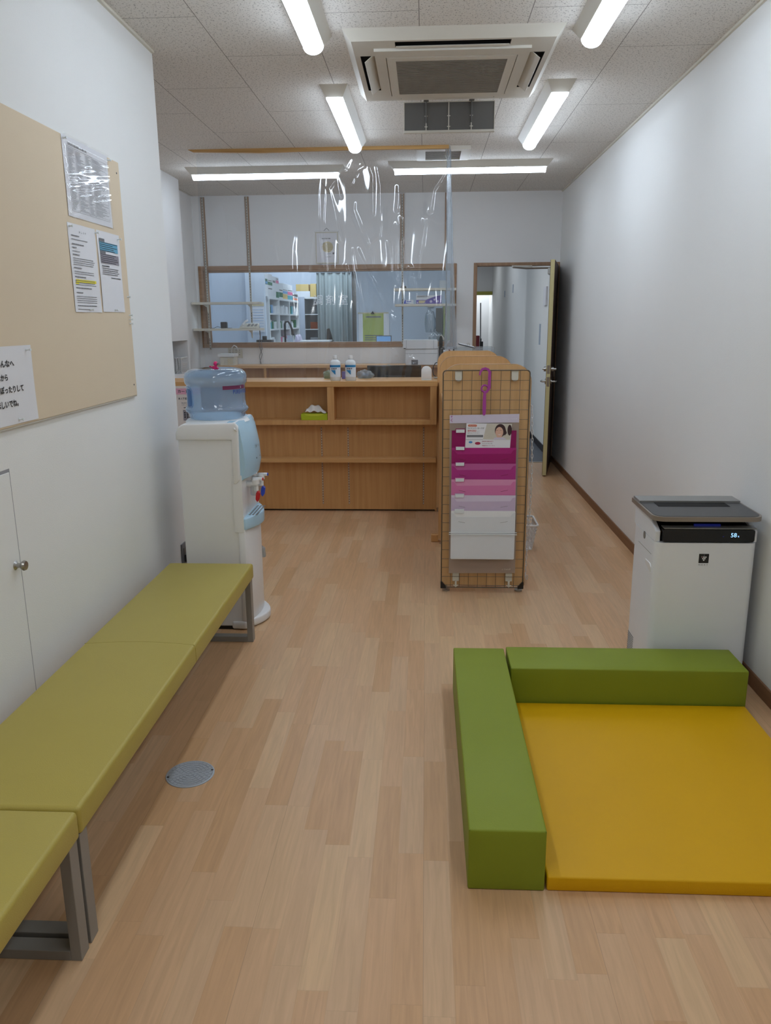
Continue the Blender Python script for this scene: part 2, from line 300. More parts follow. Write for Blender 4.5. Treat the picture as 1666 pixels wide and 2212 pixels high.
# ---------------------------------------------------------------- geometry helpers
ROOTLOC = {}
class MB:
    def __init__(s): s.b = bmesh.new(); s.smooth = False
    def box(s, x0, x1, y0, y1, z0, z1, bev=0, seg=2):
        t = bmesh.new(); bmesh.ops.create_cube(t, size=1)
        for v in t.verts: v.co = Vector(((x0 + x1) / 2 + v.co.x * (x1 - x0), (y0 + y1) / 2 + v.co.y * (y1 - y0), (z0 + z1) / 2 + v.co.z * (z1 - z0)))
        if bev: bmesh.ops.bevel(t, geom=t.edges[:], offset=bev, segments=seg, affect='EDGES', profile=0.5)
        return s._add(t)
    def _add(s, t, M4=None):
        if M4 is not None: bmesh.ops.transform(t, matrix=M4, verts=t.verts)
        me = bpy.data.meshes.new('tmp'); t.to_mesh(me); t.free(); s.b.from_mesh(me); bpy.data.meshes.remove(me)
        return s
    def obox(s, c, sx, sy, sz, rot, bev=0, seg=2):
        t = bmesh.new(); bmesh.ops.create_cube(t, size=1)
        for v in t.verts: v.co = Vector((v.co.x * sx, v.co.y * sy, v.co.z * sz))
        if bev: bmesh.ops.bevel(t, geom=t.edges[:], offset=bev, segments=seg, affect='EDGES', profile=0.5)
        return s._add(t, Matrix.Translation(c) @ rot.to_4x4())
    def prism(s, pts, axis, a, b_, bev=0, seg=2):
        """polygon extruded along axis from a to b_. axis 'Y': pts are (x,z); 'Z': (x,y); 'X': (y,z)"""
        def P(p, t): return {'Y': (p[0], t, p[1]), 'Z': (p[0], p[1], t), 'X': (t, p[0], p[1])}[axis]
        t = bmesh.new(); A = [t.verts.new(P(p, a)) for p in pts]; B = [t.verts.new(P(p, b_)) for p in pts]
        t.faces.new(A); t.faces.new(B[::-1])
        n = len(pts)
        for i in range(n): t.faces.new((A[i], B[i], B[(i + 1) % n], A[(i + 1) % n]))
        bmesh.ops.recalc_face_normals(t, faces=t.faces[:])
        if bev: bmesh.ops.bevel(t, geom=t.edges[:], offset=bev, segments=seg, affect='EDGES', profile=0.5, clamp_overlap=True)
        return s._add(t)
    def lathe(s, prof, c=(0, 0, 0), n=32, axis='Z', sx=1, sy=1):
        t = bmesh.new(); rings = []
        for r, z in prof:
            if r < 1e-6: rings.append([t.verts.new((0, 0, z))])
            else: rings.append([t.verts.new((r * sx * math.cos(2 * math.pi * i / n), r * sy * math.sin(2 * math.pi * i / n), z)) for i in range(n)])
        for A, B in zip(rings, rings[1:]):
            for i in range(n):
                j = (i + 1) % n
                if len(A) == 1 and len(B) == 1: continue
                if len(A) == 1: t.faces.new((A[0], B[j], B[i]))
                elif len(B) == 1: t.faces.new((A[i], A[j], B[0]))
                else: t.faces.new((A[i], A[j], B[j], B[i]))
        bmesh.ops.recalc_face_normals(t, faces=t.faces[:])
        R = {'Z': Matrix.Identity(3), 'X': Matrix.Rotation(math.pi / 2, 3, 'Y'), 'Y': Matrix.Rotation(-math.pi / 2, 3, 'X')}[axis]
        return s._add(t, Matrix.Translation(c) @ R.to_4x4())
    def cyl(s, c, r, h, axis='Z', n=20, r2=None):
        r2 = r if r2 is None else r2
        return s.lathe([(0, 0), (r, 0), (r2, h), (0, h)], c, n, axis)
    def tube(s, pts, r, n=8, closed=False):
        pts = [Vector(p) for p in pts]; t = bmesh.new(); rings = []; N = len(pts)
        prev = None
        for i, p in enumerate(pts):
            if closed: d = (pts[(i + 1) % N] - pts[i - 1])
            else: d = pts[min(i + 1, N - 1)] - pts[max(i - 1, 0)]
            d.normalize()
            if prev is None:
                a = Vector((0, 0, 1)) if abs(d.z) < 0.9 else Vector((1, 0, 0))
                nn = d.cross(a).normalized()
            else:
                nn = (prev - d * prev.dot(d))
                nn = nn.normalized() if nn.length > 1e-6 else d.orthogonal().normalized()
            prev = nn; bb = d.cross(nn)
            rings.append([t.verts.new(p + (nn * math.cos(2 * math.pi * k / n) + bb * math.sin(2 * math.pi * k / n)) * r) for k in range(n)])
        for i in range(N if closed else N - 1):
            A, B = rings[i], rings[(i + 1) % N]
            for k in range(n): t.faces.new((A[k], A[(k + 1) % n], B[(k + 1) % n], B[k]))
        if not closed:
            t.faces.new(rings[0][::-1]); t.faces.new(rings[-1])
        bmesh.ops.recalc_face_normals(t, faces=t.faces[:])
        return s._add(t)
    def sphere(s, c, rx, ry=None, rz=None, u=20, v=12):
        t = bmesh.new(); bmesh.ops.create_uvsphere(t, u_segments=u, v_segments=v, radius=1)
        return s._add(t, Matrix.Translation(c) @ Matrix.Diagonal((rx, ry or rx, rz or rx, 1)))
    def quad(s, a, b_, c, d):
        s.b.faces.new([s.b.verts.new(p) for p in (a, b_, c, d)]); return s
    def build(s, name, material, parent=None, smooth=None, loc=None, solid=0):
        me = bpy.data.meshes.new(name); 
        root = parent
        while root is not None and root.parent is not None: root = root.parent
        if parent is not None: off = Vector(ROOTLOC[root.name])
        elif loc is not None: off = Vector(loc)
        else:
            xs = [v.co for v in s.b.verts]
            off = Vector(((min(v.x for v in xs) + max(v.x for v in xs)) / 2, (min(v.y for v in xs) + max(v.y for v in xs)) / 2, min(v.z for v in xs)))
        for v in s.b.verts: v.co -= off
        s.b.to_mesh(me); s.b.free()
        o = bpy.data.objects.new(name, me); COL.objects.link(o)
        me.materials.append(M[material] if isinstance(material, str) else material)
        if parent is not None: o.parent = parent
        else: o.location = off; ROOTLOC[o.name] = tuple(off)
        MB.last = o
        if smooth: 
            for p in me.polygons: p.use_smooth = True
            if smooth != 'all':
                try: me.set_sharp_from_angle(angle=math.radians(smooth if isinstance(smooth, (int, float)) and smooth > 1 else 40))
                except Exception: pass
        return o
def tag(o, label=None, cat=None, group=None, kind=None):
    if label: o['label'] = label
    if cat: o['category'] = cat
    if group: o['group'] = group
    if kind: o['kind'] = kind
    return o
def thing(name, label, cat, loc, group=None, kind=None):
    o = bpy.data.objects.new(name, None); COL.objects.link(o); o.location = loc; ROOTLOC[o.name] = tuple(loc)
    o.empty_display_size = 0.1
    return tag(o, label, cat, group, kind)
def dup(o, parent=None):
    c = o.copy(); COL.objects.link(c); c.parent = parent
    for ch in list(o.children): dup(ch, c)
    return c
def put(o, loc, label=None, rz=None):
    o.location = loc; ROOTLOC[o.name] = tuple(loc)
    if label: o['label'] = label
    if rz is not None: o.rotation_euler = (0, 0, rz)
    return o
def text(body, parent, material, origin, right, up, w, h, name='lettering', spacing=1.0, lines=1, bold=0.0):
    """lettering fitted into a w x h rectangle whose lower left corner is origin"""
    c = bpy.data.curves.new('t', 'FONT'); c.body = body; c.space_character = spacing; c.resolution_u = 3; c.offset = bold
    o = bpy.data.objects.new('t', c); COL.objects.link(o)
    dg = bpy.context.evaluated_depsgraph_get(); dg.update()
    me = bpy.data.meshes.new_from_object(o.evaluated_get(dg))
    bpy.data.objects.remove(o)
    me.name = name
    root = parent
    while root is not None and root.parent is not None: root = root.parent
    off = Vector(ROOTLOC[root.name])
    xs = [v.co.x for v in me.vertices]; ys = [v.co.y for v in me.vertices]
    if not xs: return None
    x0, x1, y0, y1 = min(xs), max(xs), min(ys), max(ys)
    R = Vector(right).normalized(); U = Vector(up).normalized(); O = Vector(origin)
    for v in me.vertices:
        a = (v.co.x - x0) / max(1e-6, x1 - x0) * w; b = (v.co.y - y0) / max(1e-6, y1 - y0) * h
        v.co = O + R * a + U * b - off
    me.materials.clear(); me.materials.append(M[material])
    ob = bpy.data.objects.new(name, me); COL.objects.link(ob); ob.parent = parent
    return ob
def rrect(x0, x1, z0, z1, r, n=6, corners='all'):
    pts = []
    for cx, cz, a0, key in ((x1 - r, z0 + r, -90, 'br'), (x1 - r, z1 - r, 0, 'tr'), (x0 + r, z1 - r, 90, 'tl'), (x0 + r, z0 + r, 180, 'bl')):
        if corners == 'all' or key in corners:
            for i in range(n + 1):
                a = math.radians(a0 + 90 * i / n); pts.append((cx + r * math.cos(a), cz + r * math.sin(a)))
        else:
            pts.append({'br': (x1, z0), 'tr': (x1, z1), 'tl': (x0, z1), 'bl': (x0, z0)}[key])
    return pts
def ellipse(cx, cz, rx, rz, n=24, a0=0, a1=360):
    return [(cx + rx * math.cos(math.radians(a0 + (a1 - a0) * i / n)), cz + rz * math.sin(math.radians(a0 + (a1 - a0) * i / n))) for i in range(n + (0 if a1 - a0 == 360 else 1))]
def struct(name, mb, material, **k):
    return tag(mb.build(name, material, **k), kind='structure')

def bagmesh(cx, cy, z0, sx, sy, sz, seed):
    q = MB(); t = bmesh.new(); bmesh.ops.create_icosphere(t, subdivisions=4, radius=1); r = random.Random(seed)
    ph = [r.uniform(0, 6) for _ in range(6)]
    for v in t.verts:
        d = 1 + 0.10 * math.sin(6 * v.co.x + ph[0]) * math.sin(5 * v.co.z + ph[1]) + 0.07 * math.sin(13 * v.co.x + 9 * v.co.y + ph[2])
        v.co = Vector((cx + v.co.x * sx * d, cy + v.co.y * sy * d, z0 + max(0.0, (v.co.z * d + 0.75) * sz)))
    q._add(t); return q

# ================================================================ THE SETTING
ZC = 2.668; XR = 1.328; XL = -1.27; YB = 8.206
struct('floor', MB().box(-2.5, 1.6, -2.2, 8.15, -0.1, 0), 'floor', loc=(0, 0, 0))
struct('floor_rear', MB().box(-2.8, 1.6, 8.15, 17.2, -0.1, 0), 'greyfloor', loc=(0, 0, 0))
struct('ceiling', MB().box(-2.8, 1.6, -2.2, 17.2, ZC, ZC + 0.1), 'ceiling', loc=(0, 0, 0))
struct('wall_right', MB().box(XR, XR + 0.15, -2.2, 17.2, 0, ZC), 'wall')
struct('wall_left', MB().box(-2.6, XL, -2.2, 3.958, 0, ZC), 'wall')
struct('wall_front', MB().box(-2.6, XR, -2.35, -2.2, 0, ZC), 'wall')
# side wall of the counter area with an open niche, then the stepped-back bit by the window
sw = MB()
sw.box(-2.6, -2.18, 3.944, 6.55, 0, ZC); sw.box(-2.6, -2.18, 7.235, 7.275, 0, ZC)
sw.box(-2.6, -2.18, 6.55, 7.235, 1.29, ZC); sw.box(-2.6, -2.18, 6.55, 7.235, 0, 1.0)
sw.box(-2.6, -2.45, 6.55, 7.235, 1.0, 1.29); sw.box(-2.6, -2.345, 7.275, YB, 0, ZC)
struct('wall_left_rear', sw, 'wall2')
wb = MB(); Y1 = YB + 0.12
WX0, WX1, WZ0, WZ1 = -2.262, 0.262, 1.228, 1.955
DX0, DX1, DZ = 0.505, 1.296, 1.980
wb.box(-2.6, WX0, YB, Y1, 0, ZC); wb.box(WX0, WX1, YB, Y1, 0, WZ0); wb.box(WX0, WX1, YB, Y1, WZ1, ZC)
wb.box(WX1, DX0, YB, Y1, 0, ZC); wb.box(DX0, DX1, YB, Y1, DZ, ZC); wb.box(DX1, XR, YB, Y1, 0, ZC)
struct('wall_back', wb, 'wall2')
struct('baseboard_right', MB().box(XR - 0.010, XR, -2.2, 8.2, 0, 0.062, 0.002), 'skirt')
struct('baseboard_corridor', MB().box(XR - 0.010, XR, 8.33, 16.4, 0, 0.075, 0.002), 'skirtdark')
struct('trim_1', MB().box(XL, XL + 0.012, -2.2, 3.95, ZC - 0.012, ZC), 'shelf')
struct('trim_2', MB().box(XR - 0.012, XR, -2.2, YB, ZC - 0.012, ZC), 'shelf')
struct('trim_3', MB().box(DX0, DX1, 8.13, 8.17, 0.0, 0.004), 'steel')

# window to the dispensary
win = thing('window_1', None, None, (-1.0, YB, 1.19), kind='structure')
f = MB()
f.box(-2.312, 0.307, YB - 0.014, YB + 0.02, 1.955, 2.000, 0.003); f.box(-2.312, 0.307, YB - 0.014, YB + 0.02, 1.190, 1.228, 0.003)
f.box(-2.312, -2.262, YB - 0.013, YB + 0.02, 1.19, 2.0, 0.003); f.box(0.262, 0.307, YB - 0.013, YB + 0.02, 1.19, 2.0, 0.003)
f.box(-2.262, -2.247, YB, Y1, 1.228, 1.955); f.box(0.247, 0.262, YB, Y1, 1.228, 1.955)
f.box(-2.262, 0.262, YB, Y1, 1.94, 1.955); f.box(-2.262, 0.262, YB, Y1, 1.228, 1.24)
f.box(-2.247, -2.228, YB + 0.045, YB + 0.075, 1.24, 1.94)
f.build('window_frame', 'frame', win)
MB().box(-2.247, 0.247, YB + 0.057, YB + 0.061, 1.24, 1.94).build('pane', 'glass', win)
M['vinyl'] = clear('white_window_vinyl', (1, 1, 1), 0.4, 1.3, haze=0.95, hcol=(0.95, 0.97, 1.0))
text('調剤室', win, 'vinyl', (-1.151, YB + 0.052, 1.610), (1, 0, 0), (0, 0, 1), 0.352, 0.102, spacing=1.45, bold=0.004)
# door opening frame and the open door leaf
df = thing('door_1', None, None, (0.9, YB, 0), kind='structure')
f = MB(); f.box(0.477, 0.512, YB - 0.014, Y1, 0, 2.003, 0.003); f.box(1.288, 1.3265, YB - 0.014, Y1, 0, 2.003, 0.003); f.box(0.512, 1.288, YB - 0.014, Y1, 1.972, 2.003, 0.003)
f.build('door_frame', 'framez', df)
hx, hy = 1.296, 8.19; ex, ey = 1.128, 7.36
dv = Vector((ex - hx, ey - hy, 0)); LD = dv.length; dn = dv.normalized(); nrm = Vector((dn.y, -dn.x, 0))
rotD = Matrix(((dn.x, nrm.x, 0), (dn.y, nrm.y, 0), (0, 0, 1)))
def dpt(a, n_, z): return Vector((hx, hy, z)) + dn * a + nrm * n_
leaf = MB(); leaf.obox(dpt(LD / 2, 0, 0.99), LD, 0.036, 1.955, rotD, 0.001, 1); lo = leaf.build('door_leaf', 'doorcore', df)
fc = MB()
fc.obox(dpt(LD / 2 - 0.002, 0.0195, 0.99), LD - 0.004, 0.003, 1.95, rotD); fc.obox(dpt(LD / 2 - 0.002, -0.0195, 0.99), LD - 0.004, 0.003, 1.95, rotD)
fc.build('door_face', 'darkwood', df)
h = MB()
for s in (-1, 1):
    h.tube([dpt(LD - 0.06, s * 0.02, 0.89), dpt(LD - 0.06, s * 0.06, 0.89), dpt(LD - 0.075, s * 0.066, 0.89), dpt(LD - 0.17, s * 0.066, 0.888)], 0.009, 10)
    h.tube([dpt(LD - 0.06, s * 0.02, 0.89), dpt(LD - 0.06, s * 0.03, 0.89)], 0.026, 16)
h.build('door_handle', 'steel', df, smooth=40)
h = MB()
for s in (-1, 1): h.tube([dpt(LD - 0.06, s * 0.02, 1.003), dpt(LD - 0.06, s * 0.045, 1.003)], 0.022, 16)
h.tube([dpt(LD - 0.06, 0.045, 1.003), dpt(LD - 0.06, 0.058, 1.003)], 0.008, 10); h.tube([dpt(LD - 0.06, -0.045, 1.003), dpt(LD - 0.06, -0.068, 1.003)], 0.012, 10)
h.build('door_lock', 'steel', df, smooth=40)
h = MB(); h.obox(dpt(LD + 0.0005, 0, 0.89), 0.002, 0.024, 0.085, rotD); h.obox(dpt(LD + 0.0005, 0, 1.003), 0.002, 0.024, 0.075, rotD); h.obox(dpt(LD + 0.002, 0, 0.89), 0.006, 0.012, 0.02, rotD)
h.build('latch_plate', 'steel', df)
h = MB(); h.obox(dpt(LD - 0.045, -0.05, 0.955), 0.012, 0.002, 0.036, rotD); h.obox(dpt(LD - 0.045, -0.05, 0.975), 0.022, 0.003, 0.016, rotD)
h.build('key', 'steel', df)
h = MB(); h.obox(dpt(0.24, 0.045, 1.90), 0.22, 0.045, 0.06, rotD, 0.004); h.tube([dpt(0.2, 0.05, 1.935), (0.98, 8.10, 1.94), (0.86, 8.17, 1.955)], 0.009, 8)
h.obox((0.95, 8.17, 1.962), 0.20, 0.02, 0.018, Matrix.Identity(3))
h.build('door_closer', 'steel', df)
# cupboard hatch in the left wall behind the bench
ht = thing('door_2', None, None, (XL, 1.9, 0.06), kind='structure')
MB().box(XL - 0.002, XL + 0.0008, 1.45, 2.292, 0.05, 1.020).build('gap', 'midink', ht)
MB().box(XL - 0.002, XL + 0.004, 1.458, 2.284, 0.06, 1.010, 0.001, 1).build('panel', 'wall', ht)
MB().lathe([(0, 0), (0.015, 0), (0.008, 0.006), (0.007, 0.016), (0.013, 0.02), (0.0165, 0.027), (0.014, 0.033), (0, 0.035)], (XL + 0.004, 2.255, 0.722), 20, 'X').build('knob', 'steel', ht, smooth=40)

# dispensary and corridor shell
struct('wall_dispensary_left', MB().box(-2.75, -2.6, YB, 13.0, 0, ZC), 'pwall')
struct('wall_dispensary_partition', MB().box(-2.6, -2.0, 9.0, 9.1, 0, ZC), 'pwall')
struct('wall_dispensary_partition', MB().box(-2.0, -1.79, 8.93, 9.0, 0, ZC), 'pwall')
struct('wall_dispensary_rear', MB().box(-2.6, 0.45, 12.5, 12.6, 0, ZC), 'pwall')
struct('wall_dispensary_panel', MB().box(-0.93, 0.36, 10.8, 10.9, 0, ZC), 'pwall')
struct('wall_corridor_end', MB().box(-0.2, XR, 16.3, 16.4, 1.96, ZC).box(-0.2, 0.3, 16.3, 16.4, 0, 1.96), 'wall2')
struct('wall_corridor_far', MB().box(-0.2, XR, 17.1, 17.2, 0, ZC), 'wall2')
struct('wall_corridor_left', MB().box(0.3, 0.36, 12.9, 17.2, 0, ZC), 'wall2')
struct('door_3', MB().box(0.3, 1.322, 16.26, 16.31, 1.93, 2.0, 0.003), 'hdr')

# ================================================================ CEILING LIGHTS
def make_light(name, label):
    """fixture 1.37 long, along local Y, hung below z=0"""
    L0 = 1.37; t = thing(name, label, 'ceiling light', (0, 0, 0), group='tube lights on the ceiling')
    m_ = MB(); b = m_.b
    A = [(-0.076, 0, 0), (0.076, 0, 0), (0.076, L0, 0), (-0.076, L0, 0)]
    B = [(-0.046, 0.045, -0.052), (0.046, 0.045, -0.052), (0.046, L0 - 0.045, -0.052), (-0.046, L0 - 0.045, -0.052)]
    a = [b.verts.new(p) for p in A]; c = [b.verts.new(p) for p in B]
    for i in range(4): b.faces.new((a[i], a[(i + 1) % 4], c[(i + 1) % 4], c[i]))
    b.faces.new(a[::-1]); b.faces.new(c)
    bmesh.ops.recalc_face_normals(b, faces=b.faces[:])
    m_.build('housing', 'fixture', t)
    m_ = MB(); pts = [(0.044 * math.cos(math.radians(a_)), -0.052 + 0.036 * math.sin(math.radians(a_))) for a_ in range(180, 361, 15)]
    m_.prism(pts, 'Y', 0.062, L0 - 0.062); m_.build('tube_cover', 'lamp', t, smooth=40)
    for y in (0.055, L0 - 0.062):
        m_ = MB(); m_.prism([(p[0] * 1.03, p[1] * 1.01) for p in pts], 'Y', y, y + 0.007); m_.build('end_cap', 'lamp', t)
    return t
lt = make_light('ceiling_light', 'tube ceiling light along the room left of the air conditioner, cut by the top edge')
put(lt, (-0.495, 2.46, ZC))
l2 = put(dup(lt), (-0.495, 4.535, ZC), 'tube ceiling light beside the left rear corner of the ceiling air conditioner')
l3 = put(dup(lt), (0.705, 2.46, ZC), 'tube ceiling light right of the air conditioner, cut by the top edge')
l4 = put(dup(lt), (0.705, 4.535, ZC), 'tube ceiling light beside the right rear corner of the ceiling air conditioner')
l5 = put(dup(lt), (-0.665, 6.80, ZC), 'crosswise tube ceiling light on the left above the counter', math.pi / 2)
l6 = put(dup(lt), (0.99, 6.70, ZC), 'crosswise tube ceiling light on the right behind the clear sheet', math.pi / 2)
for l in (l5, l6): l.scale = (1, 0.945, 1)

# ================================================================ AIR CONDITIONER
ac = thing('air_conditioner', 'square white cassette air conditioner set in the ceiling', 'air conditioner', (0.113, 4.25, ZC))
AX0, AX1, AY0, AY1, AZ = -0.33, 0.556, 3.768, 4.718, 2.626
m_ = MB()
def ring(mb, o, i, z0, z1):
    """flat ring prism between outer rect o and inner rect i (x0,x1,y0,y1)"""
    mb.box(o[0], o[1], o[2], i[2], z0, z1); mb.box(o[0], o[1], i[3], o[3], z0, z1)
    mb.box(o[0], i[0], i[2], i[3], z0, z1); mb.box(i[1], o[1], i[2], i[3], z0, z1)
b = m_.b
A = [(AX0 - 0.035, AY0 - 0.035, ZC), (AX1 + 0.035, AY0 - 0.035, ZC), (AX1 + 0.035, AY1 + 0.035, ZC), (AX0 - 0.035, AY1 + 0.035, ZC)]
B = [(AX0, AY0, AZ), (AX1, AY0, AZ), (AX1, AY1, AZ), (AX0, AY1, AZ)]
a = [b.verts.new(p) for p in A]; c = [b.verts.new(p) for p in B]
for i in range(4): b.faces.new((a[i], a[(i + 1) % 4], c[(i + 1) % 4], c[i]))
bmesh.ops.recalc_face_normals(b, faces=b.faces[:])
# underside pieces around the four outlets
sl = dict(l=(-0.305, -0.222, 3.965, 4.515), r=(0.450, 0.533, 3.960, 4.510), n=(-0.14, 0.365, 3.786, 3.852), f=(-0.14, 0.365, 4.635, 4.690))
def cut_plate(mb, x0, x1, y0, y1, z0, z1, holes):
    xs = sorted({x0, x1} | {v for h_ in holes for v in h_[:2]}); ys = sorted({y0, y1} | {v for h_ in holes for v in h_[2:]})
    for i in range(len(xs) - 1):
        for j in range(len(ys) - 1):
            cx, cy = (xs[i] + xs[i + 1]) / 2, (ys[j] + ys[j + 1]) / 2
            if any(h_[0] < cx < h_[1] and h_[2] < cy < h_[3] for h_ in holes): continue
            mb.quad((xs[i], ys[j], z0), (xs[i], ys[j + 1], z0), (xs[i + 1], ys[j + 1], z0), (xs[i + 1], ys[j], z0))
cut_plate(m_, AX0, AX1, AY0, AY1, AZ, AZ, list(sl.values()))
acp_ = m_.build('panel', 'ac', ac)
m_ = MB()
for h_ in sl.values():
    x0, x1, y0, y1 = h_
    m_.quad((x0, y0, AZ), (x0, y1, AZ), (x0, y1, AZ + 0.035), (x0, y0, AZ + 0.035)); m_.quad((x1, y0, AZ), (x1, y1, AZ), (x1, y1, AZ + 0.035), (x1, y0, AZ + 0.035))
    m_.quad((x0, y0, AZ), (x1, y0, AZ), (x1, y0, AZ + 0.035), (x0, y0, AZ + 0.035)); m_.quad((x0, y1, AZ), (x1, y1, AZ), (x1, y1, AZ + 0.035), (x0, y1, AZ + 0.035))
    m_.quad((x0, y0, AZ + 0.035), (x1, y0, AZ + 0.035), (x1, y1, AZ + 0.035), (x0, y1, AZ + 0.035))
m_.build('outlet', 'slot', acp_)
# raised inner panel
m_ = MB(); ring(m_, (-0.237, 0.462, 3.866, 4.628), (-0.188, 0.412, 3.952, 4.585), AZ - 0.012, AZ); m_.build('inner_panel', 'ac', ac)
m_ = MB(); ring(m_, (-0.184, 0.408, 3.956, 4.581), (-0.144, 0.370, 4.005, 4.549), AZ - 0.013, AZ - 0.002); gf_ = m_.build('grille_frame', 'ac', ac)
m_ = MB(); m_.box(-0.144, 0.370, 4.005, 4.549, AZ - 0.008, AZ - 0.004)
for i in range(34):
    y = 4.01 + i * 0.0162; m_.box(-0.144, 0.370, y, y + 0.006, AZ - 0.013, AZ - 0.008)
M['grille'] = mat('dusty_grille', (150, 145, 136), 0.7, noise=0.15, scale=12)
m_.build('intake_grille', 'grille', gf_)
Ry = lambda a: Matrix.Rotation(a, 3, 'Y'); Rx = lambda a: Matrix.Rotation(a, 3, 'X')
MB().obox((-0.262, 4.24, AZ - 0.006), 0.058, 0.535, 0.004, Ry(math.radians(-38)), 0.001, 1).build('flap', 'ac', ac)
MB().obox((0.490, 4.235, AZ - 0.006), 0.058, 0.535, 0.004, Ry(math.radians(38)), 0.001, 1).build('flap', 'ac', ac)
MB().obox((0.112, 3.849, AZ - 0.001), 0.50, 0.014, 0.004, Rx(math.radians(-12)), 0.001, 1).build('flap', 'ac', ac)
MB().obox((0.112, 4.665, AZ - 0.002), 0.50, 0.05, 0.004, Rx(math.radians(8)), 0.001, 1).build('flap', 'ac', ac)
# air deflector panel hanging behind the cassette
dfl = thing('air_deflector', 'grey deflector panel with four sections hanging behind the air conditioner', 'deflector', (0.12, 4.80, 2.48))
m_ = MB(); y = 4.82
m_.box(-0.125, 0.378, y, y + 0.004, 2.490, 2.640); m_.build('panel', 'dargrey', dfl)
m_ = MB(); m_.box(-0.130, 0.383, y - 0.014, y + 0.006, 2.478, 2.492, 0.002, 1)
for x in (-0.130, 0.378): m_.box(x, x + 0.004, y - 0.003, y + 0.004, 2.49, 2.642)
m_.box(-0.130, 0.382, y - 0.002, y + 0.003, 2.638, 2.643)
m_.build('frame', 'ac', dfl)
for x in (-0.003, 0.124, 0.251):
    m_ = MB()
    m_.box(x - 0.0025, x + 0.0025, y - 0.005, y, 2.49, 2.642)
    for z in (2.51, 2.565): m_.box(x - 0.009, x + 0.009, y - 0.006, y, z, z + 0.004)
    m_.build('rib', 'ac', dfl)
for x in (-0.003, 0.251): m_ = MB(); m_.box(x - 0.014, x + 0.014, y - 0.10, y + 0.002, 2.640, 2.652); m_.tube([(x, y - 0.008, 2.645), (x, y - 0.012, 2.53)], 0.0035); m_.build('bracket', 'dargrey', dfl)
# small ceiling vent
vt = thing('ceiling_vent', 'small white ventilation grille on the ceiling in front of the right crosswise light', 'vent', (0.12, 6.27, ZC))
m_ = MB(); vx0, vx1, vy0, vy1 = -0.073, 0.318, 6.10, 6.50
ring(m_, (vx0, vx1, vy0, vy1), (-0.008, 0.253, vy0 + 0.06, vy1 - 0.03), ZC - 0.026, ZC)
m_.build('frame', 'ac', vt)
m_ = MB(); m_.box(-0.008, 0.253, vy0 + 0.06, vy1 - 0.03, ZC - 0.012, ZC - 0.006)
for i in range(9): m_.box(-0.008, 0.253, vy0 + 0.07 + i * 0.034, vy0 + 0.08 + i * 0.034, ZC - 0.022, ZC - 0.012)
m_.build('grille', 'grille', vt)

# ================================================================ CLEAR SHEET
rail = MB()
rail.prism([(-1.734, 0), (-1.70, -0.016), (-1.2, -0.030), (-0.6, -0.022), (0.16, -0.024), (0.16, 0)], 'Y', 6.068, 6.094)
for v in rail.b.verts: v.co.z += ZC
tag(rail.build('ceiling_batten', 'railwood'), 'thin unpainted wooden batten across the ceiling holding the clear sheet', 'batten')
CR = [([(-0.774, 2.505), (-0.791, 2.354), (-0.792, 2.096), (-0.773, 1.9), (-0.769, 1.767)], 0.006, 0.01), ([(-0.737, 2.48), (-0.755, 2.193), (-0.746, 1.998), (-0.737, 1.8)], 0.005, 0.01), ([(-0.631, 2.335), (-0.656, 2.462), (-0.712, 2.391), (-0.678, 2.256), (-0.628, 2.023)], 0.01, 0.014), ([(-0.552, 2.595), (-0.604, 2.503), (-0.517, 2.47), (-0.488, 2.563), (-0.545, 2.429)], 0.008, 0.015), ([(-0.597, 2.524), (-0.537, 2.489), (-0.458, 2.538)], 0.008, 0.014), ([(-0.408, 2.531), (-0.388, 2.474), (-0.391, 2.204)], 0.01, 0.012), ([(-0.357, 2.536), (-0.335, 2.41), (-0.334, 2.155), (-0.345, 2.052), (-0.421, 1.994)], 0.01, 0.012), ([(-0.53, 2.286), (-0.535, 2.216), (-0.482, 2.093), (-0.425, 1.994)], 0.01, 0.014), ([(-0.521, 2.222), (-0.465, 2.076), (-0.425, 1.994)], 0.008, 0.012), ([(-0.425, 1.988), (-0.398, 1.895), (-0.396, 1.829)], 0.008, 0.012), ([(-0.553, 1.963), (-0.545, 1.831), (-0.529, 1.731), (-0.456, 1.46)], 0.01, 0.014), ([(-0.511, 1.962), (-0.444, 1.83), (-0.366, 1.679), (-0.297, 1.544), (-0.245, 1.459)], 0.01, 0.014), ([(-0.597, 1.848), (-0.531, 1.63), (-0.471, 1.426)], 0.007, 0.012), ([(-0.2, 2.402), (-0.2, 2.313), (-0.207, 2.243)], 0.014, 0.018), ([(-0.214, 2.137), (-0.226, 1.894), (-0.223, 1.761), (-0.202, 1.711), (-0.185, 1.794), (-0.18, 2.185)], 0.01, 0.011), ([(-0.277, 2.009), (-0.26, 1.894), (-0.257, 1.795)], 0.009, 0.012), ([(0.132, 2.497), (0.089, 2.429), (0.05, 2.373), (0.027, 2.23)], 0.012, 0.016), ([(-0.01, 2.167), (-0.03, 1.989), (-0.054, 1.892), (-0.064, 1.76)], 0.01, 0.014), ([(-0.119, 1.826), (-0.126, 1.76), (-0.112, 1.687)], 0.014, 0.014), ([(-0.098, 1.76), (-0.077, 1.677)], 0.012, 0.012), ([(-0.123, 1.183), (-0.169, 1.113), (-0.183, 1.036)], 0.01, 0.012), ([(-0.112, 1.176), (-0.052, 1.147), (-0.094, 1.127)], 0.014, 0.014), ([(-0.246, 1.235), (-0.225, 1.2)], 0.01, 0.01), ([(-1.076, 2.358), (-1.121, 2.101), (-1.111, 1.903)], 0.004, 0.03), ([(-0.961, 2.196), (-1.004, 1.968), (-0.988, 1.43)], 0.004, 0.03)]
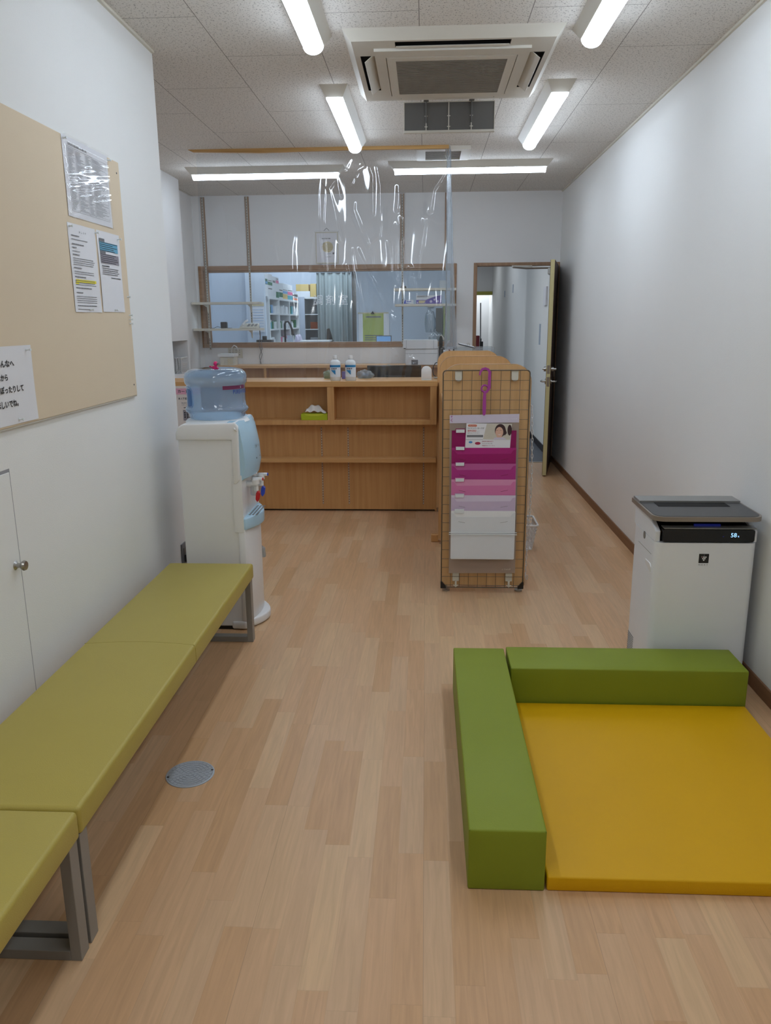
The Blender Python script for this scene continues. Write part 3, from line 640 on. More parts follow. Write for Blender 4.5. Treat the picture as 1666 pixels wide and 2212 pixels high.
def sheet_mesh(x0, x1, z0, z1, y, nx, nz):
    mb = MB(); b = mb.b; V = {}
    rnd = random.Random(3); bumps = [(rnd.uniform(x0, x1), rnd.uniform(z0, z1), rnd.uniform(0.08, 0.22), rnd.uniform(-0.0035, 0.0035)) for _ in range(40)]
    segs = []
    for pl, A, s in CR:
        for p, q in zip(pl, pl[1:]): segs.append((p, q, A, s))
    for i in range(nx + 1):
        x = x0 + (x1 - x0) * i / nx
        for k in range(nz + 1):
            z = z0 + (z1 - z0) * k / nz
            d = -0.006 * math.sin(x * 5.0 + z * 0.8) + 0.0034 * math.sin(x * 17 + z * 2.1) + 0.0016 * math.sin(x * 39 - z * 3.3) + 0.003 * math.sin(x * 11 + 1.3) * (z1 - z)
            for bx_, bz_, s_, a_ in bumps:
                q = ((x - bx_) / s_) ** 2 + ((z - bz_) / (s_ * 1.6)) ** 2
                if q < 6: d += a_ * math.exp(-q)
            r = {}
            for n_, (p, q, A, s) in enumerate(segs):
                if x < min(p[0], q[0]) - 3 * s or x > max(p[0], q[0]) + 3 * s or z < min(p[1], q[1]) - 3 * s or z > max(p[1], q[1]) + 3 * s: continue
                ex_, ez_ = q[0] - p[0], q[1] - p[1]; L2 = ex_ * ex_ + ez_ * ez_
                t = max(0, min(1, ((x - p[0]) * ex_ + (z - p[1]) * ez_) / L2))
                dd = math.hypot(x - p[0] - t * ex_, z - p[1] - t * ez_)
                g = A * 0.58 * math.exp(-(dd / s) ** 2)
                key = int(A * 1e5) * 1000 + int(s * 1e4)
                r[key] = max(r.get(key, 0), g)
            d -= sum(r.values())
            d -= 0.112 * (z1 - z) / (z1 - z0)
            V[i, k] = b.verts.new((x, y + d, z))
    for i in range(nx):
        for k in range(nz): b.faces.new((V[i, k], V[i + 1, k], V[i + 1, k + 1], V[i, k + 1]))
    return mb
sh = sheet_mesh(-1.684, 0.150, 1.022, 2.645, 6.10, 330, 300).build('clear_sheet', 'clear', smooth='all')
tag(sh, 'large wrinkled clear vinyl sheet hanging from the ceiling down to the counter top', 'plastic sheet')
bd = MB(); b = bd.b; n = 26; rows = 60; V = {}
for k in range(rows + 1):
    t = k / rows; z = 2.70 - 1.47 * t - 0.035; zz = max(1.235, z); wd = 0.012 + 0.026 * min(1, t * 1.1) ** 1.4; cx = 0.160 + 0.030 * t
    for i in range(n):
        a_ = 2 * math.pi * i / n; rr = 1 + 0.28 * math.sin(5 * a_ + 2 * t) + 0.12 * math.sin(9 * a_ + 7 * t) + 0.06 * math.sin(23 * t + 3 * a_)
        V[k, i] = b.verts.new((cx + wd * rr * math.cos(a_), 6.10 + 0.5 * wd * rr * math.sin(a_), zz - 0.0))
for k in range(rows):
    for i in range(n): b.faces.new((V[k, i], V[k, (i + 1) % n], V[k + 1, (i + 1) % n], V[k + 1, i]))
tag(bd.build('gathered_clear_strip', 'clearroll', smooth='all'), 'gathered clear vinyl strip hanging from the right end of the ceiling batten', 'plastic sheet')
MB().tube([(0.150, 6.085, 2.660), (0.140, 6.08, 2.655), (0.138, 6.075, 2.60), (0.15, 6.075, 2.565), (0.16, 6.08, 2.60), (0.155, 6.085, 2.65)], 0.004).build('ceiling_hook', 'steel')
tag(bpy.data.objects['ceiling_hook'], 'small metal hook at the right end of the ceiling batten', 'hook')

# ================================================================ COUNTER
ct = thing('reception_counter', 'long pale wood reception counter with open shelves facing the waiting room', 'counter', (-1.0, 6.0, 0))
CF, CB = 5.850, 5.952
m_ = MB(); m_.box(-2.17, 0.090, CF, 6.26, 0.974, 1.0145, 0.002, 1); m_.build('counter_top', 'oakx', ct)
m_ = MB()
m_.box(-2.17, 0.084, CF + 0.003, 6.10, 0.690, 0.724, 0.001, 1)
m_.box(-0.733, -0.683, CF + 0.003, 6.08, 0.724, 0.974); m_.box(0.036, 0.084, CF + 0.003, 6.10, 0.724, 0.974); m_.box(-2.17, -2.12, CF + 0.003, 6.10, 0.724, 0.974)
m_.build('niche_frame', 'oak', ct)
MB().box(-2.12, 0.036, 6.01, 6.02, 0.724, 0.974).build('niche_back', 'oak', ct)
MB().box(-2.17, 0.082, CF + 0.004, CB, 0.402, 0.434, 0.001, 1).build('shelf', 'oakx', ct)
MB().box(-2.17, 0.082, CB, 6.10, 0.014, 0.690).build('front_panel', 'oak', ct)
MB().box(-2.16, 0.075, CB + 0.03, 6.10, 0.0, 0.014).build('plinth', 'black', ct)
MB().box(0.078, 0.090, CB + 0.001, 6.24, 0.004, 0.974).build('end_panel', 'oak', ct)
for x in (-0.797, -0.592, -0.012):
    m_ = MB(); m_.box(x - 0.0055, x + 0.0055, CB - 0.0015, CB, 0.055, 0.66); ss_ = m_.build('shelf_standard', 'frame', ct)
    q = MB()
    for i in range(30):
        z = 0.06 + i * 0.02
        q.box(x - 0.0028, x + 0.0028, CB - 0.0025, CB - 0.001, z, z + 0.010)
    q.build('slot_row', 'cream', ss_)

# counter wing with three rounded privacy boards
WXA, WXB = 0.088, 0.545
wing = thing('side_counter', 'narrow wooden side counter running from the reception counter towards the waiting room', 'counter', (0.3, 5.0, 0))
MB().box(WXA + 0.012, 0.515, 4.13, 5.03, 0.967, 1.000, 0.001, 1).box(WXA + 0.012, 0.515, 5.062, 5.93, 0.967, 1.000, 0.001, 1).build('counter_top', 'oaky', wing)
MB().box(WXA + 0.022, 0.50, 4.13, 5.03, 0.735, 0.755).box(WXA + 0.022, 0.50, 5.062, 5.93, 0.735, 0.755).build('shelf', 'oaky', wing)
MB().box(0.30, 0.318, 4.13, 5.03, 0.05, 0.967).box(0.30, 0.318, 5.062, 5.93, 0.05, 0.967).build('centre_panel', 'oak', wing)
MB().box(0.042, 0.092, 5.08, 5.12, 0.0, 0.05, 0.004).build('foot', 'oak', wing)
for i, (y, lab) in enumerate(((4.10, 'rounded wooden privacy board nearest the camera, behind the wire grid'), (5.03, 'middle rounded wooden privacy board of the side counter'), (5.93, 'rearmost rounded wooden privacy board beside the reception counter'))):
    t = thing('privacy_board', lab, 'board', (0.316, y, 0), group='privacy boards on the side counter')
    q = MB(); q.prism(rrect(WXA + 0.001, WXB - 0.001, 0.035, 1.228, 0.088, 8, ('tl', 'tr')), 'Y', y, y + 0.028); bd_ = q.build('board', 'boardoak', t)
    q = MB(); P = rrect(WXA, WXB, 0.035, 1.230, 0.09, 8, ('tl', 'tr')); n = len(P)
    b = q.b
    for k in range(n - 1):
        p, r = P[k], P[k + 1]
        for yy in ((y - 0.0006, y + 0.0286),):
            vv = [b.verts.new((p[0], yy[0], p[1])), b.verts.new((r[0], yy[0], r[1])), b.verts.new((r[0], yy[1], r[1])), b.verts.new((p[0], yy[1], p[1]))]; b.faces.new(vv)
    tag(q.build('edge_band', 'edge', bd_), 'pale edge band')
    for x in (WXA + 0.03, WXB - 0.03):
        MB().cyl((x, y + 0.014, 0.0), 0.021, 0.008).cyl((x, y + 0.014, 0.008), 0.006, 0.03).build('levelling_foot', 'steel', t)

# ================================================================ WIRE GRID AND WHAT HANGS ON IT
gr = thing('wire_grid_panel', 'bronze wire grid panel fixed to the front of the nearest privacy board', 'grid panel', (0.31, 4.08, 0.03))
GX0, GX1, GZ0, GZ1, GY = 0.091, 0.534, 0.028, 1.199, 4.083
q = MB(); q.tube([(p[0], GY, p[1]) for p in rrect(GX0, GX1, GZ0, GZ1, 0.016, 4)], 0.0030, 8, closed=True); q.build('outer_wire', 'wire', gr, smooth=60)
q = MB()
for i in range(1, 9): x = GX0 + (GX1 - GX0) * i / 9; q.tube([(x, GY, GZ0), (x, GY, GZ1)], 0.0013, 6)
for i in range(1, 23): z = GZ0 + 0.012 + (GZ1 - GZ0 - 0.012) * i / 23.0; q.tube([(GX0, GY - 0.0025, z), (GX1, GY - 0.0025, z)], 0.0013, 6)
q.tube([(GX0, GY, GZ0 + 0.012), (GX1, GY, GZ0 + 0.012)], 0.0013, 6)
q.build('mesh_wires', 'wire', gr)
for x in (GX0 + 0.079, GX1 - 0.076):
    q = MB(); q.prism(rrect(x - 0.018, x + 0.018, 1.143, 1.198, 0.016, 5, ('bl', 'br')), 'Y', 4.086, 4.097, 0.002, 2); q.build('clip', 'cream', gr)
    q = MB(); q.prism(rrect(x - 0.018, x + 0.018, 0.062, 0.108, 0.003, 2), 'Y', 4.086, 4.097, 0.001, 1); q.box(x - 0.005, x + 0.005, 4.074, 4.088, 0.042, 0.066); q.prism([(x - 0.015, 0.042), (x + 0.015, 0.042), (x, 0.03)], 'Y', 4.076, 4.082); q.build('clip', 'cream', gr)
for s, x in ((1, GX0 - 0.004), (-1, GX1 + 0.004)):
    q = MB(); q.prism([(x, GZ0 - 0.005), (x + s * 0.030, GZ0 - 0.005), (x + s * 0.030, GZ0 + 0.006), (x + s * 0.007, GZ0 + 0.033), (x, GZ0 + 0.033)], 'Y', 4.074, 4.089, 0.001, 1); q.build('corner_guard', 'black', gr)

hk = MB()
pts = [(0.277, 1.176), (0.279, 1.192), (0.289, 1.206), (0.304, 1.210), (0.318, 1.205), (0.327, 1.192), (0.326, 1.16), (0.326, 1.112), (0.314, 1.092), (0.304, 1.086), (0.303, 1.06), (0.303, 1.02), (0.303, 0.985), (0.302, 0.972)]
def ribbon(mb, pts, wds, y0, y1):
    P = [Vector((p[0], p[1])) for p in pts]; Lf, Rt = [], []
    for i, p in enumerate(P):
        d = (P[min(i + 1, len(P) - 1)] - P[max(i - 1, 0)]).normalized(); nn = Vector((-d.y, d.x)); w_ = wds[i] / 2
        Lf.append(p + nn * w_); Rt.append(p - nn * w_)
    for i in range(len(P) - 1):
        mb.prism([tuple(Lf[i]), tuple(Lf[i + 1]), tuple(Rt[i + 1]), tuple(Rt[i])], 'Y', y0, y1)
ribbon(hk, pts, [0.008, 0.010, 0.012, 0.012, 0.012, 0.014, 0.014, 0.015, 0.012, 0.014, 0.016, 0.018, 0.017, 0.010], 4.058, 4.068)
hk.tube([(0.304 + 0.017 * math.cos(a_ * math.pi / 10), 4.063, 1.108 + 0.017 * math.sin(a_ * math.pi / 10)) for a_ in range(20)], 0.005, 8, closed=True)
tag(hk.build('hanging_hook', 'purple'), 'purple plastic hook hung over the top wire of the grid', 'hook')

fl = thing('hanging_file', 'hanging pocket file graded from magenta to white, hung on the wire grid', 'file', (0.31, 4.065, 0.11))
MB().prism([(0.131, 0.113), (0.489, 0.117), (0.484, 0.978), (0.126, 0.972)], 'Y', 4.066, 4.067).build('backing_sheet', 'frost', fl)
MB().prism([(0.126, 0.972), (0.484, 0.978), (0.484, 0.934), (0.126, 0.930)], 'Y', 4.064, 4.066).build('header_strip', 'frosttop', fl)
text('A4', fl, 'purple', (0.1405, 4.0635, 0.936), (0, 0, 1), (-1, 0, 0), 0.034, 0.009)
text('◫ フォルダ', fl, 'paper', (0.428, 4.0635, 0.948), (1, 0, 0.02), (0, 0, 1), 0.046, 0.009)
text('◫ フォルダ', fl, 'paper', (0.418, 4.0655, 0.133), (1, 0, 0.02), (0, 0, 1), 0.046, 0.009)
tops = [0.893, 0.803, 0.720, 0.637, 0.553, 0.470]
pk = ['f1', 'f2', 'f3', 'f4', 'f5', 'f6']
for i, (z, k) in enumerate(zip(tops, pk)):
    y = 4.062 - i * 0.005; x0, x1 = 0.138, 0.472 + 0.001 * i
    bot = tops[i + 1] - 0.03 if i < 5 else 0.203
    P = rrect(x0, x1, bot, z, 0.006, 3) if i == 5 else [(x0, bot), (x1, bot), (x1, z), (x0, z)]
    pf = MB().prism(P, 'Y', y - 0.0008, y); pf = pf.build('pocket', 'g' + k[1], fl)
    q = MB(); q.prism([(x0 + 0.002, z - 0.012), (x0 + 0.014, z - 0.014), (x0 + 0.030, z - 0.034), (x1 - 0.028, z - 0.031), (x1 - 0.014, z - 0.012), (x1 - 0.002, z - 0.010), (x1 - 0.002, bot + 0.028 if i < 5 else bot + 0.004), (x0 + 0.002, bot + 0.028 if i < 5 else bot + 0.004)], 'Y', y - 0.0018, y - 0.001)
    q.build('pocket_front', k, pf)
    if i:
        zz = z - 0.062; sm_ = M['dred'] if i < 4 else M['inklight']; q = MB(); q.prism([(x0 + 0.04, zz + 0.004), (x0 + 0.075, zz - 0.003), (x0 + 0.075, zz - 0.0045), (x0 + 0.04, zz + 0.0025)], 'Y', y - 0.0022, y - 0.0016); q.build('slit', sm_, pf); q = MB(); q.prism([(x1 - 0.04, zz + 0.006), (x1 - 0.078, zz - 0.002), (x1 - 0.078, zz - 0.0035), (x1 - 0.04, zz + 0.0045)], 'Y', y - 0.0022, y - 0.0016); q.build('slit', sm_, pf)
    q = MB(); q.box(0.157, 0.207, y - 0.0036, y - 0.0022, z - 0.014, z + 0.010); q.build('index_tag', 'f%d' % (i + 1), pf)
    q = MB(); q.box(0.160, 0.204, y - 0.0044, y - 0.0036, z - 0.011, z + 0.006); q.build('tag_card', 'tag', pf)
MB().box(0.128, 0.488, 4.030, 4.0315, 0.350, 0.354).box(0.128, 0.488, 4.030, 4.0315, 0.3395, 0.3435).build('seal_line', 'tag', fl)

lf = thing('leaflet', 'white leaflet with a smiling dark-haired woman in the topmost pocket of the file', 'leaflet', (0.33, 4.062, 0.78))
ly = 4.0600
MB().prism([(0.207, 0.785), (0.440, 0.792), (0.447, 0.927), (0.213, 0.931)], 'Y', ly - 0.0004, ly).build('sheet', 'paper', lf); lt_ = lf; lf = MB.last
MB().prism([(0.300, 0.847), (0.440, 0.845), (0.4465, 0.926), (0.318, 0.928)], 'Y', ly - 0.0008, ly - 0.0004).build('printed_scene', 'paleink', lf)
q = MB(); q.prism(ellipse(0.388, 0.893, 0.028, 0.034), 'Y', ly - 0.0012, ly - 0.0008); q.prism([(0.38, 0.925), (0.41, 0.915), (0.422, 0.88), (0.411, 0.866), (0.40, 0.90)], 'Y', ly - 0.0018, ly - 0.0014); q.prism(ellipse(0.436, 0.895, 0.011, 0.028), 'Y', ly - 0.0012, ly - 0.0008); q.build('printed_hair', 'hair', lf)
q = MB(); q.prism(ellipse(0.3835, 0.884, 0.020, 0.0275), 'Y', ly - 0.0015, ly - 0.0012); q.prism([(0.372, 0.862), (0.396, 0.862), (0.402, 0.848), (0.366, 0.848)], 'Y', ly - 0.0014, ly - 0.0011); q.build('printed_face', 'skin', lf)
q = MB(); q.prism([(0.367, 0.893), (0.377, 0.895), (0.377, 0.8935), (0.367, 0.8915)], 'Y', ly - 0.0018, ly - 0.0015); q.prism([(0.385, 0.895), (0.395, 0.893), (0.395, 0.8915), (0.385, 0.8935)], 'Y', ly - 0.0018, ly - 0.0015); q.build('printed_eyes', 'hair', lf)
q = MB(); q.prism([(0.374, 0.874), (0.384, 0.869), (0.394, 0.875), (0.384, 0.872)], 'Y', ly - 0.0018, ly - 0.0015); q.build('printed_smile', 'paper', lf)
q = MB(); q.prism([(0.352, 0.847), (0.42, 0.846), (0.414, 0.853), (0.40, 0.857), (0.368, 0.857), (0.358, 0.854)], 'Y', ly - 0.0017, ly - 0.0013); q.build('printed_blouse', 'frosttop', lf)
q = MB(); q.prism(rrect(0.221, 0.267, 0.913, 0.924, 0.0054, 4), 'Y', ly - 0.0008, ly - 0.0004); q.build('printed_bubble', 'orange', lf)
text('受付窓口で使えます!', lf, 'paper', (0.225, ly - 0.0009, 0.9155), (1, 0, 0), (0, 0, 1), 0.038, 0.006)
text('マイナンバーカードが', lf, 'ink', (0.219, ly - 0.0006, 0.900), (1, 0, 0), (0, 0, 1), 0.085, 0.010, bold=0.01)
text('健康保険証', lf, 'redink', (0.219, ly - 0.0006, 0.886), (1, 0, 0), (0, 0, 1), 0.046, 0.011, bold=0.006)
text('として', lf, 'ink', (0.268, ly - 0.0006, 0.886), (1, 0, 0), (0, 0, 1), 0.012, 0.006)
text('利用できるようになりました', lf, 'ink', (0.219, ly - 0.0006, 0.877), (1, 0, 0), (0, 0, 1), 0.062, 0.0055)
q = MB(); q.box(0.216, 0.30, ly - 0.0007, ly - 0.0004, 0.858, 0.870); q.build('printed_panel', 'inklight', lf)
q = MB(); q.box(0.208, 0.300, ly - 0.0007, ly - 0.0004, 0.8455, 0.8468); q.build('printed_rule', 'inklight', lf)
MB().prism(ellipse(0.236, 0.832, 0.010, 0.0055), 'Y', ly - 0.0008, ly - 0.0004).build('printed_bubble', 'blueink', lf)
MB().prism(ellipse(0.273, 0.826, 0.0145, 0.0075), 'Y', ly - 0.0008, ly - 0.0004).build('printed_bubble', 'maroonink', lf)
for i, (s_, wd) in enumerate((('医療機関や薬局の窓口で', 0.058), ('マイナンバーカードを', 0.052), ('顔認証付きカードリーダーに', 0.066))):
    text(s_, lf, 'maroonink' if i != 1 else 'ink', (0.296, ly - 0.0006, 0.833 - i * 0.011), (1, 0, 0), (0, 0, 1), wd, 0.0062, bold=0.01)

# white chain and basket hanging at the side of the boards
ch = MB()
for i in range(44):
    z = 0.962 - i * 0.0222; x = 0.580 + 0.010 * math.sin(i * 0.09); z = max(z, 0.016)
    if i == 43: x += 0.01
    if i % 2: pts = [(x + 0.005 * math.cos(t * math.pi / 5), 4.30, z + 0.014 * math.sin(t * math.pi / 5)) for t in range(10)]
    else: pts = [(x, 4.30 + 0.005 * math.cos(t * math.pi / 5), z + 0.014 * math.sin(t * math.pi / 5)) for t in range(10)]
    ch.tube(pts, 0.0022, 6, closed=True)
ch.tube([(0.510, 4.30, 1.004), (0.560, 4.30, 1.004), (0.580, 4.30, 0.995), (0.580, 4.30, 0.972)], 0.003, 6)
tag(ch.build('plastic_chain', 'white', smooth=60), 'white plastic chain hanging down beside the wire grid', 'chain')
bk = thing('basket', 'small white plastic basket on the floor beside the side counter, near the chain', 'basket', (0.61, 4.99, 0.0))
bx0, bx1, by0, by1 = 0.545, 0.690, 4.90, 5.10
q = MB()
for z, o_ in ((0.03, 0.004), (0.06, 0.010), (0.09, 0.016), (0.12, 0.021), (0.145, 0.026)):
    q.tube([(bx0, by0 - o_, z), (bx1 + o_, by0 - o_, z), (bx1 + o_, by1 + o_, z), (bx0, by1 + o_, z)], 0.0035, 6, closed=True)
for i in range(8):
    y = by0 + i * (by1 - by0) / 7; q.tube([(bx1, y, 0.005), (bx1 + 0.03, y, 0.165)], 0.003, 6)
for i in range(8):
    x = bx0 + i * (bx1 - bx0) / 7; q.tube([(x, by0, 0.005), (x, by0 - 0.03, 0.165)], 0.003, 6); q.tube([(x, by1, 0.005), (x, by1 + 0.03, 0.165)], 0.003, 6)
q.build('mesh', 'white', bk)
MB().box(bx0, bx1, by0, by1, 0.0, 0.007, 0.002).build('base', 'white', bk)
MB().tube([(bx0, by0 - 0.03, 0.17), (bx1 + 0.02, by0 - 0.03, 0.17), (bx1 + 0.032, by0 - 0.018, 0.17), (bx1 + 0.032, by1 + 0.018, 0.17), (bx1 + 0.02, by1 + 0.03, 0.17), (bx0, by1 + 0.03, 0.17)], 0.0075, 8, closed=True).build('rim', 'white', bk, smooth=60)

# ================================================================ THINGS ON THE COUNTER
def disinfectant(x, lab):
    t = thing('disinfectant_bottle', lab, 'bottle', (x, 5.925, 1.0145), group='white bottles on the counter')
    MB().lathe([(0, 0), (0.036, 0.0), (0.040, 0.004), (0.040, 0.128), (0.036, 0.142), (0.024, 0.152), (0.015, 0.156), (0.014, 0.166), (0, 0.166)], (x, 5.925, 1.0145), 28, sy=0.7).build('body', 'bottlewhite', t, smooth=50)
    MB().lathe([(0, 0), (0.0165, 0), (0.0165, 0.016), (0.014, 0.024), (0, 0.025)], (x, 5.925, 1.0145 + 0.163), 24).build('cap', 'white', t, smooth=50)
    b = MB()
    def lab_(mb, a0, a1, z0, z1, off=0.0006):
        P0 = None; N_ = 10
        for i in range(N_ + 1):
            a_ = math.radians(a0 + (a1 - a0) * i / N_); p = (x + (0.040 + off) * math.cos(a_), 5.925 + (0.028 + off) * math.sin(a_))
            if P0: mb.quad((P0[0], P0[1], 1.0145 + z0), (p[0], p[1], 1.0145 + z0), (p[0], p[1], 1.0145 + z1), (P0[0], P0[1], 1.0145 + z1))
            P0 = p
        return mb
    lb_ = lab_(b, 195, 345, 0.030, 0.118).build('label', 'label', t)
    lab_(MB(), 196, 344, 0.100, 0.117, 0.001).build('label_band', 'cyanband', lb_)
    lab_(MB(), 196, 222, 0.100, 0.117, 0.0014).build('label_mark', 'navyink', lb_)
    text('消毒液', lb_, 'ink', (x - 0.030, 5.8958, 1.098), (1, 0, 0), (0, 0, 1), 0.046, 0.012, bold=0.02)
    q = MB(); q.prism([(x - 0.030, 1.094), (x + 0.004, 1.094), (x + 0.004, 1.060), (x - 0.002, 1.064)], 'Y', 5.8953, 5.8960); q.build('label_triangle', 'cyanband', lb_)
    return t
disinfectant(-0.676, 'white disinfectant bottle with a blue-banded label, left of the pair on the counter')
disinfectant(-0.561, 'white disinfectant bottle with a blue-banded label, right of the pair on the counter')
tb = thing('tissue_box', 'lime green tissue box in the left niche of the counter', 'tissue box', (-0.838, 5.93, 0.724))
MB().box(-0.938, -0.737, 5.868, 5.968, 0.724, 0.772, 0.002, 1).build('box', 'lime', tb)
MB().prism([(-0.935, 0.770)] + [(-0.838 + 0.075 * math.cos(math.radians(a_)), 0.772 - 0.016 * math.sin(math.radians(a_))) for a_ in range(180, -1, -15)] + [(-0.74, 0.772)], 'Y', 5.8668, 5.8675).build('printed_band', 'limelight', tb)
q = MB(); b = q.b; rnd = random.Random(5); V = {}
for i in range(15):
    for k in range(9):
        u, v = i / 14, k / 8
        x = -0.910 + 0.150 * u + 0.01 * math.sin(v * 5); hgt = 0.062 * (math.sin(math.pi * min(1, (0.15 + u) * 0.85)) ** 0.8) * (1 - abs(v - 0.5) * 1.5) + 0.006 * math.sin(u * 17 + v * 6)
        V[i, k] = b.verts.new((x, 5.885 + 0.06 * v + 0.008 * math.sin(u * 12), 0.773 + max(0.001, hgt)))
for i in range(14):
    for k in range(8): b.faces.new((V[i, k], V[i + 1, k], V[i + 1, k + 1], V[i, k + 1]))
q.build('tissue', 'tissue', tb, smooth='all')
tag(bagmesh(-0.745, 6.165, 1.0145, 0.055, 0.03, 0.036, 1).build('pack', 'greenbag', smooth='all'), 'crinkled clear pack with green print lying left of the white bottles', 'pack')
tag(MB().box(-0.647, -0.617, 6.10, 6.13, 1.0145, 1.07, 0.003).build('carton', 'purplebox'), 'small violet carton behind and between the two white bottles', 'carton')
tag(bagmesh(-0.470, 6.17, 1.0145, 0.065, 0.04, 0.036, 2).build('pack', 'plasticbag', smooth='all'), 'crumpled clear plastic pack with blue contents right of the white bottles', 'pack')
tag(MB().sphere((-0.47, 6.17, 1.034), 0.034, 0.02, 0.018).build('wipes', 'cyanband', smooth='all'), 'blue wrapped wipes inside the crumpled clear pack', 'wipes')
cr_ = thing('card_reader', 'rounded white desktop device at the right end of the counter', 'device', (0.008, 5.93, 1.0145))
MB().prism(rrect(-0.031, 0.046, 1.016, 1.118, 0.036, 8, ('tl', 'tr')), 'Y', 5.910, 5.955, 0.006, 3).build('body', 'white', cr_, smooth=50)
MB().prism(rrect(-0.023, 0.038, 1.03, 1.110, 0.030, 8, ('tl', 'tr')), 'Y', 5.906, 5.911, 0.002, 2).build('face', 'white', cr_, smooth=50)
MB().box(-0.026, 0.041, 5.90, 5.965, 1.0145, 1.020, 0.002).build('base', 'cream', cr_)
tag(MB().tube([(0.078, 6.12, 1.03), (0.062, 6.12, 1.04), (0.055, 6.12, 1.07), (0.06, 6.12, 1.105), (0.075, 6.12, 1.13), (0.088, 6.13, 1.135)], 0.0035, 8).build('black_cable', 'black', smooth=60), 'black looped cable beside the rounded white device', 'cable')
tag(MB().cyl((0.064, 6.07, 1.022), 0.006, 0.035, 'X').build('small_tube', 'cream'), 'small cream tube lying between the counter and the privacy board', 'tube')

# monitor seen from behind, desk behind the counter
dk = thing('desk', 'desk top just behind the reception counter, mostly hidden', 'desk', (-0.8, 6.6, 0))
MB().box(-2.10, 0.35, 6.28, 6.90, 0.70, 0.73).build('desk_top', 'oakx', dk)
for x in (-2.08, -0.9, 0.32): MB().box(x, x + 0.02, 6.3, 6.88, 0, 0.70).build('leg_panel', 'oak', dk)
mn = thing('monitor', 'black widescreen monitor seen from behind above the counter', 'monitor', (-0.27, 6.70, 0.73))
MB().box(-0.494, -0.037, 6.70, 6.725, 0.80, 1.083, 0.004).build('screen_housing', 'blackgloss', mn)
MB().box(-0.36, -0.17, 6.69, 6.70, 0.86, 1.0, 0.004).build('rear_cover', 'black', mn)
MB().box(-0.29, -0.24, 6.705, 6.72, 0.74, 0.9).build('stand', 'black', mn); MB().box(-0.37, -0.16, 6.62, 6.80, 0.73, 0.742, 0.003).build('base', 'black', mn)
MB().box(-0.325, -0.30, 6.705, 6.72, 1.083, 1.092).build('camera', 'cream', mn)

# rear shelf cabinet against the back wall
rc = thing('low_cabinet', 'low open wooden shelf unit along the back wall under the window', 'cabinet', (-1.0, 8.0, 0))
MB().box(-2.15, 0.42, 7.90, 8.195, 0.995, 1.022, 0.001, 1).build('top', 'edge', rc)
MB().box(-2.15, 0.42, 7.90, 8.195, 0.66, 0.69).box(-2.15, 0.42, 7.92, 8.195, 0.0, 0.08).build('shelf', 'oakx', rc)
MB().box(-2.15, 0.42, 8.01, 8.03, 0.08, 0.995).build('back_panel', 'oak', rc)
for x in (-2.14, -1.613, -0.978, -0.32, 0.40):
    MB().box(x - 0.012, x + 0.014, 7.902, 8.01, 0.08, 0.995).build('divider', 'oak', rc)
pr = thing('printer', 'boxy white printer standing on the low cabinet beneath the right wall shelves', 'printer', (-0.045, 7.9, 1.022))
q = MB(); q.prism(rrect(-0.223, 0.118, 1.18, 1.262, 0.008, 3), 'Y', 7.86, 8.16); q.build('upper_body', 'white', pr); ub_ = MB.last
MB().box(-0.198, 0.118, 7.87, 8.16, 1.022, 1.18, 0.003).build('lower_body', 'white', pr)
q = MB(); q.box(-0.199, 0.119, 7.8685, 7.871, 1.178, 1.1815); q.box(-0.199, 0.119, 7.8685, 7.871, 1.132, 1.134); q.box(-0.19, -0.188, 7.8585, 7.861, 1.182, 1.262); q.box(0.078, 0.080, 7.8585, 7.861, 1.182, 1.262)
q.build('seam', 'inklight', ub_)
MB().box(-0.14, -0.075, 7.866, 7.871, 1.026, 1.072).build('vent', 'inklight', pr)
MB().box(-0.216, -0.196, 7.855, 7.861, 1.180, 1.187).build('badge', 'ink', ub_)
ds = thing('round_device', 'white round-backed device with black front beside the printer', 'device', (0.15, 7.95, 1.022))
MB().prism(ellipse(0.150, 1.235, 0.020, 0.068, 20), 'Y', 7.90, 7.99, 0.004).build('black_body', 'blackgloss', ds, smooth=50)
q = MB(); q.obox((0.165, 7.93, 1.285), 0.060, 0.012, 0.022, Ry(math.radians(50)), 0.005); q.obox((0.19, 7.93, 1.20), 0.012, 0.05, 0.14, Ry(math.radians(38)), 0.003); q.build('white_cover', 'cream', ds)
MB().box(0.13, 0.19, 7.9, 7.99, 1.022, 1.19).build('stand', 'black', ds)
# clipboard-like scissors stand etc above the rear board
cb = thing('clipboard', 'clipboard with a metal clip lying on the counter corner above the rear privacy board', 'clipboard', (0.30, 6.35, 1.20))
q = MB(); q.obox((0.325, 6.40, 1.250), 0.13, 0.20, 0.006, Ry(math.radians(13)), 0.001, 1); q.build('board', 'black', cb)
q = MB(); q.obox((0.326, 6.40, 1.2555), 0.12, 0.18, 0.004, Ry(math.radians(13))); q.build('sheets', 'paper', cb)
MB().tube([(0.33, 6.31, 1.257), (0.325, 6.31, 1.272), (0.340, 6.31, 1.274), (0.345, 6.31, 1.256)], 0.002).build('clip', 'steel', cb)
ty = thing('acrylic_tray', 'clear acrylic tray behind the rearmost privacy board', 'tray', (0.40, 6.33, 1.0))
q = MB(); q.box(0.22, 0.53, 6.18, 6.183, 1.02, 1.243); q.box(0.22, 0.53, 6.48, 6.483, 1.02, 1.243); q.box(0.22, 0.223, 6.18, 6.483, 1.02, 1.243); q.box(0.527, 0.53, 6.18, 6.483, 1.02, 1.243); q.build('wall_panel', 'clearplastic', ty)
MB().box(0.22, 0.53, 6.18, 6.483, 1.20, 1.203).build('shelf_panel', 'clearplastic', ty)
MB().box(0.215, 0.535, 6.175, 6.488, 1.0, 1.02).build('base_panel', 'oakx', ty)
bx = thing('paper_stack', 'stack of red and white papers standing left of the clear acrylic tray', 'papers', (0.17, 6.2, 1.0))
